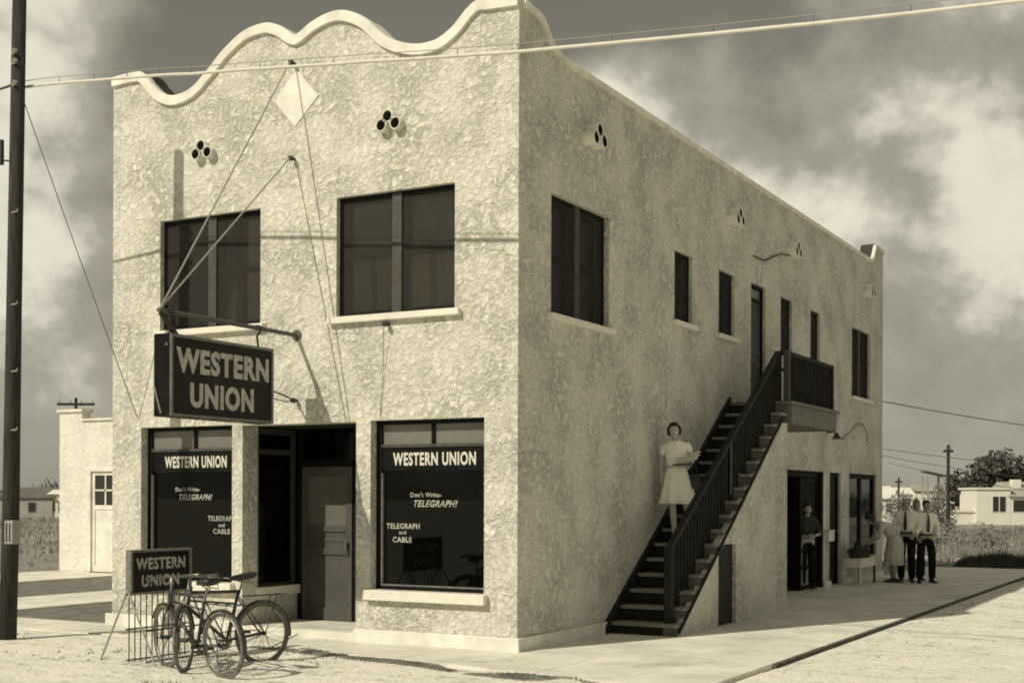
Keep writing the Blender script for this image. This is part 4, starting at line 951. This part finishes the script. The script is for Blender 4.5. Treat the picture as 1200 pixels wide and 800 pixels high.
# woman on the stair: stepping down, papers under one arm
def woman_stair():
    ty = lambda i: R0+RUN*i; tz = lambda i: .15+RISE*i
    base = Vector((.33, ty(5)+.12, tz(5)))
    o = thing('person', 'dark haired woman in knee length white dress descending the stair with a bundle', 'person', base, R_(16))
    J = dict(pelvis=(.015, .06, .90), spine=(.005, .05, 1.05), chest=(-.015, .04, 1.24), neck=(-.02, .035, 1.395), head=(-.03, .01, 1.515),
             shoulderL=(.145, .05, 1.335), shoulderR=(-.165, .05, 1.315), elbowL=(.215, .08, 1.10), elbowR=(-.215, .12, 1.06), wristL=(.16, -.12, 1.02), wristR=(-.20, .04, .85),
             hipL=(.08, .06, .86), hipR=(-.08, .05, .86), kneeL=(.12, .03, .55), kneeR=(-.04, -.03, .47), ankleL=(.16, .25, .285), ankleR=(-.02, .01, .085),
             footL=(.3, -1, 0), footR=(.1, -1, 0), headrot=Matrix.Rotation(R_(8), 4, 'Z') @ Matrix.Rotation(R_(-5), 4, 'Y') @ Matrix.Rotation(.08, 4, 'X'),
             handL=dict(d=(-.75, -.6, .1), n=(0, .3, 1), t=(0, -1, .2), c=.5), handR=dict(n=(1, 0, 0), t=(0, -1, 0), c=.5))
    J = {k: (Vector(v) if isinstance(v, tuple) and not k.startswith('foot') else v) for k, v in J.items()}
    body(o, J, SKIN, .93, True)
    dress(o, [((-.01, .04, 1.385), .075, .06, 0), ((-.01, .04, 1.36), .13, .075, 0), ((-.01, .04, 1.32), .178, .095, 0), ((-.01, .04, 1.25), .150, .115, 0), ((-.01, .035, 1.17), .142, .125, 0), ((0, .045, 1.05), .124, .108, .01), ((0, .045, 1.02), .124, .108, .02), ((0, .055, .93), .160, .135, .02), ((.01, .06, .80), .195, .165, .03), ((.015, .06, .66), .225, .19, .075), ((.02, .06, .535), .26, .215, .10), ((.02, .06, .53), .25, .205, .10)], WHITEC, 54)
    for sd in 'LR':
        limb_cloth(o, 'sleeve', [[('o', J['shoulder'+sd]*.75+J['chest']*.25, .060), ('a', J['shoulder'+sd], .060), ('b', J['shoulder'+sd].lerp(J['elbow'+sd], .5), .052)]], WHITEC)
    b = MB(); b.rings([[(math.cos(2*math.pi*k/24)*.128, .045+math.sin(2*math.pi*k/24)*.112, z) for k in range(24)] for z in (1.015, 1.05)]); b.build('belt', PALEC, o)
    b = MB()
    for x_ in (-1, 1): b.rings([[(-.015+x_*q, yy, zz) for q, yy, zz in ((.0, -.085, 1.27+t_), (.035, -.06, 1.37+t_), (.07, -.03, 1.385+t_), (.065, -.065, 1.31+t_))] for t_ in (0, .006)])
    b.build('collar', PAPER, o)
    shoes(o, J, mat('white shoe leather', .6, .5), .88); hair(o, J['head'], J['headrot'], .95, bob=True)
    return o, base
wom, wb_ = woman_stair()
pb = thing('paper_bundle', 'light papers heaped on a dark folder held by the woman on the stair', 'bundle', wb_, R_(16))
b = MB(); b.rings([[(x_, y_, z+.05*x_) for x_, y_ in ((-.03, -.20), (.26, -.24), (.28, -.02), (.0, -.03))] for z in (1.045, 1.062)]); b.build('folder', LEATH, pb)
b = MB()
for i in range(7):
    a = random.uniform(-.2, .2); cx_ = .17+random.uniform(-.02, .04); z = 1.070+i*.016
    b.rings([[(cx_+math.cos(a+q)*.16, -.125+math.sin(a+q)*.12, zz+.30*(math.cos(a+q)*.16+.08)) for q in (.6, 2.5, 3.75, 5.7)] for zz in (z, z+.006)])
b.build('papers', PAPER, pb)
hb_ = thing('handbag', 'dark handbag hanging from the arm of the woman on the stair', 'handbag', wb_, R_(16))
b = MB(); b.rings([[(.245+x_*w_, .07+y_*t_, z) for x_, y_ in ((-1, -1), (1, -1), (1, 1), (-1, 1))] for z, w_, t_ in ((.74, .06, .03), (.76, .085, .038), (.86, .08, .034), (.93, .06, .016))]); b.build('bag_body', LEATH, hb_)
MB().tube([(.19, .07, .92), (.20, .07, 1.02), (.225, .07, 1.075), (.26, .07, 1.03), (.29, .07, .92)], .007, 6).build('bag_strap', LEATH, hb_)

# the group on the walk beside the far shop window
FACE = math.atan2(7.0-1.2, -(-12.8-14.9))       # turn that makes local -Y look at the camera
stand_man('man in light hat, white shirt and black tie standing tallest in the pavement group', (1.01, 14.85, 0), FACE*.6-.1, 1.0, STRAW, lean=0,
          handL=((.27, .0, 1.14), (.20, -.18, .98), dict(n=(-1, 0, 0), t=(0, 0, 1), c=.7)), headz=-.3)
stand_man('bareheaded man in white shirt and black tie at right of the pavement group', (1.38, 14.95, 0), FACE+.35, .965, None, handR=((-.27, .05, 1.14), (-.24, -.14, .95), dict(n=(1, 0, 0), t=(0, 0, 1), c=.7)),
          handL=((.28, .08, 1.15), (.26, .0, .90), dict(n=(-1, 0, 0), t=(0, -1, 0), c=.6)), legs=.13, headz=.4)
o3 = stand_man('man in pale shirt half hidden between the two men with black ties', (1.02, 15.75, 0), FACE, .97, None, hair_m=mat('grey hair', .12, .7), tie=False)

def bent_woman():
    o = thing('person', 'woman in long pale dress bending over the low bench by the shop window', 'person', (.70, 14.75, 0), R_(-60))
    J = dict(pelvis=(0, .12, .86), spine=(0, .05, 1.02), chest=(0, -.16, 1.17), neck=(0, -.30, 1.25), head=(0, -.41, 1.29),
             shoulderL=(.16, -.20, 1.20), shoulderR=(-.16, -.20, 1.20), elbowL=(.20, -.30, .92), elbowR=(-.20, -.30, .92), wristL=(.14, -.50, .78), wristR=(-.12, -.50, .76),
             hipL=(.08, .12, .83), hipR=(-.08, .12, .83), kneeL=(.08, .03, .46), kneeR=(-.08, .05, .46), ankleL=(.09, .08, .085), ankleR=(-.08, .06, .085), footL=(.1, -1, 0), footR=(-.1, -1, 0),
             headrot=Matrix.Rotation(R_(-55), 4, 'X') @ Matrix.Identity(4), handL=dict(n=(0, 0, -1), t=(-1, 0, 0), c=.6), handR=dict(n=(0, 0, -1), t=(1, 0, 0), c=.6))
    J['headrot'] = Matrix.Rotation(R_(50), 4, 'X')
    J = {k: (Vector(v) if isinstance(v, tuple) and not k.startswith('foot') else v) for k, v in J.items()}
    body(o, J, SKIND, .93, True)
    limb_cloth(o, 'bodice', [[('s', J['spine'], .128), ('c', J['chest'], .128), ('n', J['neck']-Vector((0, -.02, .01)), .07)], [('s', J['spine'], .128), ('p', J['pelvis'], .135)]]+[[('c', J['chest'], .128), ('a'+sd, J['shoulder'+sd], .070), ('b'+sd, J['shoulder'+sd].lerp(J['elbow'+sd], .7), .058)] for sd in 'LR'], PALEC)
    dress(o, [((0, .06, 1.0), .13, .12, .01), ((0, .10, .92), .165, .155, .01), ((0, .11, .80), .19, .18, .02), ((0, .09, .6), .205, .19, .035), ((0, .08, .36), .225, .21, .05), ((0, .08, .355), .21, .20, .05)], PALEC, 54, name='skirt')
    shoes(o, J, LEATH, .9); hair(o, J['head'], J['headrot'], .97, bob=True); return o
bent_woman()

def door_person():
    o = thing('person', 'dark haired person in dark clothes standing with folded hands in the side doorway', 'person', (-.05, 11.35, .03), R_(38))
    J = dict(pelvis=(0, 0, .86), spine=(0, .01, 1.0), chest=(0, 0, 1.2), neck=(0, .01, 1.36), head=(0, -.01, 1.485), shoulderL=(.165, .01, 1.29), shoulderR=(-.165, .01, 1.29), elbowL=(.24, -.02, 1.03), elbowR=(-.24, -.02, 1.03),
             wristL=(.06, -.20, 1.0), wristR=(-.06, -.20, .98), hipL=(.085, 0, .83), hipR=(-.085, 0, .83), kneeL=(.09, -.02, .46), kneeR=(-.09, -.02, .46), ankleL=(.1, .02, .085), ankleR=(-.1, .02, .085),
             handL=dict(d=(-1, -.1, -.1), n=(0, 1, 0), t=(0, 0, 1), c=.6), handR=dict(d=(1, -.1, -.1), n=(0, 1, 0), t=(0, 0, 1), c=.6), headrot=Matrix.Identity(4))
    J = {k: (Vector(v) if isinstance(v, tuple) and not k.startswith('foot') else v) for k, v in J.items()}
    body(o, J, SKIN, .92)
    limb_cloth(o, 'trousers', [[('p', J['pelvis'], .12), ('w', J['spine']-Vector((0, 0, .06)), .115)]]+[[('p', J['pelvis'], .12), ('h'+sd, J['hip'+sd], .092), ('k'+sd, J['knee'+sd], .08), ('a'+sd, J['ankle'+sd]-Vector((0, 0, .02)), .07)] for sd in 'LR'], TROUS)
    limb_cloth(o, 'shirt', [[('c', J['chest'], .134), ('s', J['spine'], .128), ('p', J['spine']-Vector((0, 0, .08)), .122)], [('c', J['chest'], .134), ('n', J['neck']-Vector((0, 0, .01)), .058)]]+[[('c', J['chest'], .134), ('sh'+sd, J['shoulder'+sd], .066), ('el'+sd, J['elbow'+sd], .05)] for sd in 'LR'], GREYC)
    shoes(o, J, LEATH, .9); hair(o, J['head'], J['headrot'], .95)
door_person()

# bench with a heap of leafy plants, plaque by the door
bn = thing('display_bench', 'low white bench with a deep apron under the far side window', 'bench', (.30, 13.85, 0))
MB().box((-.19, -.62, .50), (.19, .62, .53), .005).build('bench_top', PLAST, bn)
b = MB(); b.box((.168, -.60, .36), (.18, .60, .498)); b.box((-.168, -.605, .36), (.168, -.59, .498)); b.build('bench_apron', PLAST, bn)
for x_ in (-.155, .155):
    for y_ in (-.57, .57): MB().box((x_-.02, y_-.02, 0), (x_+.02, y_+.02, .499)).build('leg', PLAST if (y_ < 0) else IRON, bn)

def leaves(b, c, rx, ry, rz, n, s, dens=None, flat=.0):
    """leaf clumps through a lumpy volume"""
    k = 0
    while k < n:
        q = Vector((random.uniform(-1, 1), random.uniform(-1, 1), random.uniform(-1, 1)))
        l = q.length
        if l > 1 or l < .05: continue
        edge = .72+.34*noise.noise(Vector((q.x*1.9+c[0], q.y*1.9+c[1], q.z*2.3+c[2])))*1.6
        if l > edge or noise.noise(Vector((q.x*3.4+c[1], q.y*3.4, q.z*3.4+c[0]))) < -.22: k += .25; continue
        k += 1
        p = Vector(c)+Vector((q.x*rx, q.y*ry, q.z*rz)); a = Vector((random.gauss(0, 1), random.gauss(0, 1), random.gauss(0, 1))).normalized(); u = a.orthogonal().normalized()
        v = a.cross(u); ss_ = s*random.uniform(.5, 1.3)
        b.poly([p+u*ss_, p+v*ss_*.6, p-u*ss_, p-v*ss_*.6])
ph = thing('potted_plants', 'dark leafy plants heaped on the low white bench', 'plants', (.30, 13.85, .53))
b = MB(); leaves(b, (0, 0, .10), .20, .62, .22, 800, .045); b.build('leaves', WEED, ph, norm=False)
b = MB()
for y_ in (-.4, 0, .4): MB().rings([[(math.cos(k*.785)*r, y_+math.sin(k*.785)*r, z) for k in range(8)] for z, r in ((.001, .07), (.12, .09))]).build('pot', IRON, ph)
pq = thing('mail_box', 'small white box fixed to the wall pier beside the side doorway', 'box', (.0, 12.47, .9))
MB().box((.002, -.19, 0), (.11, .19, .20), .006).build('box_body', PLAST, pq); MB().box((.004, -.20, .20), (.125, .20, .215)).build('box_lid', SILLM, pq)
PLASTpt = MB(TR).box((12.27, -.004, .02), (12.36, .0, 2.2)).build('door_casing', SILLM, sd_)

# ------------------------------------------------------------------ bicycles in place
bicycle('nearest bicycle, its front wheel before the sign rack and its back wheel foremost', (-1.50, -3.10, -.052), R_(167), R_(-13), roll=R_(-3))
bicycle('bicycle behind the nearest one, with its saddle and carrier before the storefront sill', (-1.92, -2.03, -.052), R_(253), R_(44), roll=R_(3))

# ------------------------------------------------------------------ small ground cover
def tuft(b, x, y, z, n, h, r=.05, w_=.006):
    for i in range(n):
        a = random.uniform(0, 6.283); q = random.uniform(0, r); p = Vector((x+math.cos(a)*q, y+math.sin(a)*q, z)); l = h*random.uniform(.5, 1.2); t = Vector((random.gauss(0, .35), random.gauss(0, .35), 1)).normalized()
        s_ = t.orthogonal().normalized()*w_; b.poly([p-s_, p+s_, p+t*l])
b = MB()
for i in range(11000):        # ragged strip of trodden grass along the edge of the front walk
    t = random.random()**.8; x_ = -2.9+t*7.2; q = random.random()**.85; y_ = walk_edge(x_)-.03-q*(.16+.42*t)
    if noise.noise(Vector((x_*1.1, y_*2.5, 5))) < -.30+.2*q: continue
    tuft(b, x_, y_, gzi(x_, y_)-.004, 3, .020, .05, .010)
for i in range(900):
    x_ = random.uniform(-9, 7); y_ = random.uniform(-5, -1.3)
    if noise.noise(Vector((x_*.9, y_*.9, 9))) < .18: continue
    tuft(b, x_, y_, gzi(x_, y_)-.004, 4, .04, .06, .007)
b.build('grass', LOWG, norm=False, kind='stuff')
b = MB()
for i in range(1500):
    if random.random() < .72: x_ = 3.0+random.random()**1.5*6; y_ = random.uniform(-.5, 19)
    else: x_ = random.uniform(-9, 6); y_ = random.uniform(-6, -1.4)
    s_ = random.uniform(.006, .02)*(1.6 if random.random() < .06 else 1); q = [random.uniform(.6, 1.3) for _ in range(8)]
    b.ell((x_, y_, gzi(x_, y_)+s_*.2), s_*q[0], s_*q[1], s_*.6*q[2], 6, 4)
b.build('gravel', DIRTC, kind='stuff')
b = MB()
for i in range(6500):     # dry tall grass in the vacant lot beyond the walk
    x_ = random.uniform(-14, 22); y_ = 23.2+random.random()**1.4*50
    q = noise.noise(Vector((x_*.22, y_*.22, 2)))+.5*noise.noise(Vector((x_*.8, y_*.8, 4)))
    if q < -.22: continue
    tuft(b, x_, y_, -.06, 7, .22+.38*max(0, q+.1), .3, .009+.0003*y_)
b.build('tall_grass', DRYG, norm=False, kind='stuff')
b = MB()
for i in range(2600):     # dark low weeds along the end of the walk
    x_ = random.uniform(.6, 8); y_ = 22.4+random.random()*2.2
    tuft(b, x_, y_, -.06, 6, .30+.2*noise.noise(Vector((x_, y_, 1))), .15, .018)
b.build('weeds', WEED, norm=False, kind='stuff')
random.seed(21)
for i in range(12):
    x_ = random.uniform(-1.3, 1.0); y_ = random.uniform(23.2, 27.5); s_ = random.uniform(.07, .19)
    b = MB(); b.ell((0, 0, s_*.4), s_*random.uniform(.8, 1.4), s_, s_*random.uniform(.5, .8), 10, 7, lambda q, p: p*(1+.7*noise.noise(q*1.9+Vector((s_*90, 0, 0)))))
    r_ = b.build('rubble_block', mat('white rubble', .66, .9, var=.3, vscale=9, bump=.5), smooth=False); r_.location = (x_, y_, -.06); r_.rotation_euler = (0, 0, random.uniform(0, 6))
    tag(r_, 'broken pale lump lying in the weeds at the end of the walk', 'rubble', 'pale lumps in the weeds')

# ------------------------------------------------------------------ left annex building
an = thing('annex_building', 'small white flat roofed building with a half glazed door left of the corner building', 'building', (-17.0, 8.8, 0))
TA = lambda p: Vector((p[0]+17.0, p[1]-8.8+8.8, p[2]))
def TA(p): return Vector((p[0]+17.0, p[1], p[2]))
b = MB(TA); b.box((-17.0, 0, -.1), (-16.05, .25, 3.45)); b.box((-15.1, 0, -.1), (-9.5, .25, 3.45)); b.box((-16.05, 0, 2.30), (-15.1, .25, 3.45)); b.box((-17.0, .25, -.1), (-16.75, 7, 3.45)); b.box((-9.75, .25, -.1), (-9.5, 7, 3.45)); b.box((-16.75, 6.75, -.1), (-9.75, 7, 3.45)); b.box((-17.0, -.001, 3.45), (-16.27, .25, 3.66)); b.build('wall', STUC2, an)
b = MB(TA); b.box((-17.05, -.05, 3.66), (-16.22, .3, 3.73), .01); b.box((-16.27, -.05, 3.45), (-9.45, .3, 3.50), .008); b.build('coping', PLAST, an); MB(TA).box((-16.75, .25, 3.2), (-9.75, 6.75, 3.25)).build('roof', ROOF, an)
f = MB(TA); f.box((-16.05, -.03, 0), (-15.97, .1, 2.36)); f.box((-15.12, -.03, 0), (-15.05, .1, 2.36)); f.box((-15.97, -.03, 2.29), (-15.12, .1, 2.36)); df = f.build('door', PLAST, an)
f = MB(TA); x0, x1 = -15.97, -15.12
for lo, hi in (((x0, .02, 0), (x0+.09, .07, 2.29)), ((x1-.09, .02, 0), (x1, .07, 2.29)), ((x0+.09, .02, 2.20), (x1-.09, .07, 2.29)), ((x0+.09, .02, 1.42), (x1-.09, .07, 1.52)), ((x0+.09, .02, 0), (x1-.09, .07, .16)), ((x0+.09, .04, .16), (x1-.09, .06, 1.42)), (((x0+x1)/2-.02, .02, 1.52), ((x0+x1)/2+.02, .07, 2.20)), ((x0+.09, .02, 1.84), (x1-.09, .068, 1.88))): f.box(lo, hi)
dlf = f.build('door_leaf', PLAST, df)
MB(TA).box((x0+.09, .045, 1.52), (x1-.09, .05, 2.20)).build('pane', WINDK, dlf)
b = MB(TA); b.box((-15.95, .6, 3.45), (-15.75, .8, 3.78)); b.build('chimney', HOUSEG, an)

# ------------------------------------------------------------------ distance
def far_pole(x, y, h, label, arm=1.6, rz_=.5, r=.11, group='distant utility poles'):
    o = thing('utility_pole', label, 'utility pole', (x, y, -.06), rz_, group)
    MB().tube([(0, 0, 0), (0, 0, h)], [r, r*.7], 8).build('pole_shaft', CREO, o)
    if arm: 
        MB().box((-arm/2, -.05, h-.35), (arm/2, .05, h-.24)).build('crossarm', CREO, o)
        for i in range(4): x_ = -arm/2+.1+i*(arm-.2)/3; MB().tube([(x_, 0, h-.24), (x_, 0, h-.10)], .03, 6).build('insulator', METAL, o)
    return o
far_pole(-4.65, 49.4, 4.3, 'bare dark pole standing before the distant trees', .45, r=.10)
far_pole(-13.45, 78.8, 3.3, 'short faint pole beyond the hatted man', .5, r=.10)
far_pole(-39.55, 30.0, 6.3, 'pole with a long crossarm above the white annex roof', 1.7, math.atan2(.87, 1.57), .10)

def house(x, y, wd, dp, h, rz_, label, wm=None, rm=None, gable=0, wins=(), group='distant houses'):
    wm = wm or HOUSEW; rm = rm or ROOFD
    o = thing('house', label, 'house', (x, y, -.06), rz_, group)
    MB().box((0, 0, 0), (wd, dp, h)).build('wall', wm, o)
    if gable: MB().rings([[(-.2, -.2, h+.002), (-.2, dp+.2, h+.002), (-.2, dp/2, h+gable)], [(wd+.2, -.2, h+.002), (wd+.2, dp+.2, h+.002), (wd+.2, dp/2, h+gable)]]).build('roof', rm, o)
    else: MB().box((-.1, -.1, h+.002), (wd+.1, dp+.1, h+.14)).build('roof', wm, o)
    for a, z, ww, hh in wins:
        f = MB().box((a-.04, -.03, z-.04), (a+ww+.04, -.002, z+hh+.04)).build('window', wm, o); MB().box((a, -.04, z), (a+ww, -.031, z+hh)).build('pane', WINDK, f)
    return o
hr = math.atan2(1.66, 2.97)
hs = house(-9.62, 86.6, 2.45, 3.6, 2.55, hr, 'flat roofed white house with a double window at the right edge', wins=((1.15, .95, .42, 1.1), (1.65, .95, .42, 1.1)))
hs2 = house(-7.45, 87.8, 7, 4.5, 2.05, hr, 'white house wing with dark porch and low gabled roof at the right edge', gable=1.1, rm=HOUSEG, wins=((.15, .95, 1.6, .85),))
MB().box((.55, 1.2, 2.2), (1.2, 1.8, 3.3)).build('chimney', HOUSEW, hs2)
wl = house(-11.2, 86.2, 1.9, .3, .9, hr, 'low white garden wall left of the flat roofed house'); wl.name = 'garden_wall'; wl['category'] = 'wall'; del wl['group']
for ch in list(wl.children):
    if ch.name.startswith('roof'): ch.name = 'coping'
random.seed(11)
info = [(-21, 100, 4, 1.9, 1.0), (-17.5, 104, 3.6, 2.2, .9), (-25.5, 108, 5, 2.0, 1.2), (-14.2, 98, 2.6, 1.6, .8), (-19.6, 96, 2.4, 1.5, .7), (-12.6, 108, 4, 2.0, .9)]
hl = ['pale cottage with dark gable seen behind the hatted man', 'white cottage far beyond the pavement group', 'wide pale house beside the far corner of the building', 'small white shed among the far scrub', 'low white hut in front of the far cottages', 'pale house behind the timber tower']
for i_, ((x_, y_, wd_, h_, g_), lb) in enumerate(zip(info, hl)):
    house(x_, y_, wd_, 3.5, h_+.35, .45, lb, wm=HOUSEW, rm=HOUSEG if i_ % 2 else HOUSEW, gable=g_*.6, wins=((.5, .8, .5, .7), (wd_-1.1, .8, .5, .7)))
tw = thing('timber_tower', 'roofed open timber tower on tall posts beyond the men', 'tower', (-8.6, 64.4, -.06), .5)
b = MB()
for x_ in (0, .9):
    for y_ in (0, .9): b.box((x_-.05, y_-.05, 0), (x_+.05, y_+.05, 3.15))
b.build('post', HOUSEG, tw); MB().box((-.15, -.15, 1.9), (1.05, 1.05, 2.0)).box((-.12, -.12, 1.2), (.35, 1.02, 1.9)).build('platform', HOUSEW, tw)
MB().rings([[(-.1, -.1, 3.38), (1.15, -.1, 3.1), (1.15, 1.0, 3.1), (-.1, 1.0, 3.38)], [(-.1, -.1, 3.46), (1.15, -.1, 3.18), (1.15, 1.0, 3.18), (-.1, 1.0, 3.46)]]).build('roof', ROOFD, tw)

def tree(x, y, h, r, label, m=None, n=2600, group='trees behind the white house', trunk=.25, leaf=.16):
    o = thing('tree', label, 'tree', (x, y, -.06), random.uniform(0, 6), group)
    b = MB(); b.tube([(0, 0, 0), (.05, .03, h*.3), (.0, .1, h*.6)], [trunk*.6, trunk*.45, trunk*.2], 8)
    for i in range(6): a = i*1.05; b.tube([(.03, .03, h*(.25+.04*i)), (math.cos(a)*r*.6, math.sin(a)*r*.6, h*(.55+.05*i))], [trunk*.25, trunk*.08], 6)
    b.build('trunk', BARK, o)
    b = MB(); k = 7
    for i in range(k):
        a = i*2.4; rr = r*.5 if i else 0; leaves(b, (math.cos(a)*rr, math.sin(a)*rr, h*(.55+.22*math.sin(i*1.9))), r*.62, r*.62, h*.30, n//k, leaf)
    b.build('crown', m or LEAF, o, norm=False); return o
random.seed(5)
tree(-10.9, 91.5, 5.0, 1.9, 'leftmost of the dark trees behind the white house', n=6500)
tree(-9.3, 92.6, 5.6, 2.1, 'tallest rounded dark tree behind the white house', n=7000)
tree(-7.6, 93.8, 4.9, 1.6, 'dark tree rising right above the white house roof', n=5000)
tree(-6.3, 94.5, 4.8, .9, 'slim pointed tree at the right edge above the roof', n=1800)
tree(-5.0, 95.0, 4.0, 1.2, 'dark tree at the far right edge of the view', n=1800)
tree(-9.4, 62, 2.3, .9, 'grey shrub beside the timber tower', SCRUB, 1300, 'grey shrubs in the vacant lot', .08, .07)
tree(-7.0, 58, 2.7, .7, 'tall loose grey shrub before the dark trees', SCRUB, 1300, 'grey shrubs in the vacant lot', .08, .07)
tree(-6.1, 55, 2.1, .9, 'broad grey shrub right of the bare pole', SCRUB, 1300, 'grey shrubs in the vacant lot', .08, .07)
tree(-10.9, 66, 2.0, 1.1, 'low grey shrub just right of the men', SCRUB, 700, 'grey shrubs in the vacant lot', .08, .08)
for i, (x_, y_, h_, r_, lb) in enumerate(((-4.0, 40, 1.1, 1.6, 'sprawling grey bush in the middle of the lot'), (-2.4, 36, .9, 1.3, 'low grey bush nearer the end of the walk'), (-.3, 34, 1.0, 1.5, 'grey bush at the right edge of the lot'), (-4.9, 47, 1.0, 1.4, 'small bush at the foot of the bare pole'))):
    o = thing('bush', lb, 'bush', (x_, y_, -.06), 0, 'bushes in the vacant lot'); b = MB(); leaves(b, (0, 0, h_*.4), r_, r_, h_*.7, 1500, .05); b.build('foliage', SCRUB, o, norm=False); MB().tube([(0, 0, 0), (.02, 0, h_*.4)], .03, 6).build('stem', BARK, o)
# left distance
hz_ = math.atan2(1.05, 1.88)
house(-84.0, 62.4, 4.6, 5, 1.7, hz_, 'long dark roofed house far left behind the pole', wm=HOUSEG, gable=.9, wins=((.8, .5, .6, .8), (2.6, .5, .6, .8)))
house(-80.3, 64.6, 1.6, 3, 2.0, hz_, 'small white cottage beside the annex wall', gable=.4, rm=HOUSEW, wins=((.25, .5, .22, .9), (.75, .5, .22, .9)))
house(-90, 57, 5, 5, 1.5, hz_, 'low grey shed at the far left edge', wm=HOUSEG, gable=.8)
for i, (x_, y_, h_, r_, lb) in enumerate(((-86, 70, 2.9, 3.0, 'dark tree behind the long roofed house at far left'), (-83, 73, 3.0, 2.2, 'dark tree above the small white cottage'), (-92, 66, 2.6, 3.0, 'dark tree at the far left edge'))):
    tree(x_, y_, h_, r_, lb, LEAF, 1400, 'trees at the far left', .2, .2)
b = MB()
for i in range(5200):
    x_ = random.uniform(-75, -17.5); y_ = random.uniform(6, 62)
    if x_ > -16.9 and y_ < 16: continue
    tuft(b, x_, y_, -.06, 4, .22+.14*noise.noise(Vector((x_*.2, y_*.2, 2))), .35, .012+.0004*(-x_+y_))
b.build('field_grass', DRYG, norm=False, kind='stuff')
b = MB()        # far scrub line closing the horizon
for i in range(9000):
    a = random.uniform(-.95, .35); d = random.uniform(130, 200); x_ = 7+math.sin(a)*d; y_ = -12.8+math.cos(a)*d; h = max(.2, 1.3+1.5*noise.noise(Vector((a*14, 0, 0))))
    tuft(b, x_, y_, -.06, 1, h*2.0, .3, .35)
b.build('scrubland', LEAFB, norm=False, kind='stuff')
# wires at the right
for i, (z0, z1) in enumerate(((3.92, 5.6), (3.55, 4.6), (3.35, 4.2), (3.05, 3.5))):
    line('overhead_wire', ('dark service wire leaving the rear corner of the building', 'second faint wire below the service wire', 'third faint wire in the right sky', 'lowest faint wire above the pale cottages')[i],
         sag((-.03+(0 if i == 0 else -4), 17.02+i*6, z0), (16, 60+i*3, z1), 1.1+.2*i), .012 if i == 0 else .010, WIREM, group='wires in the right sky')
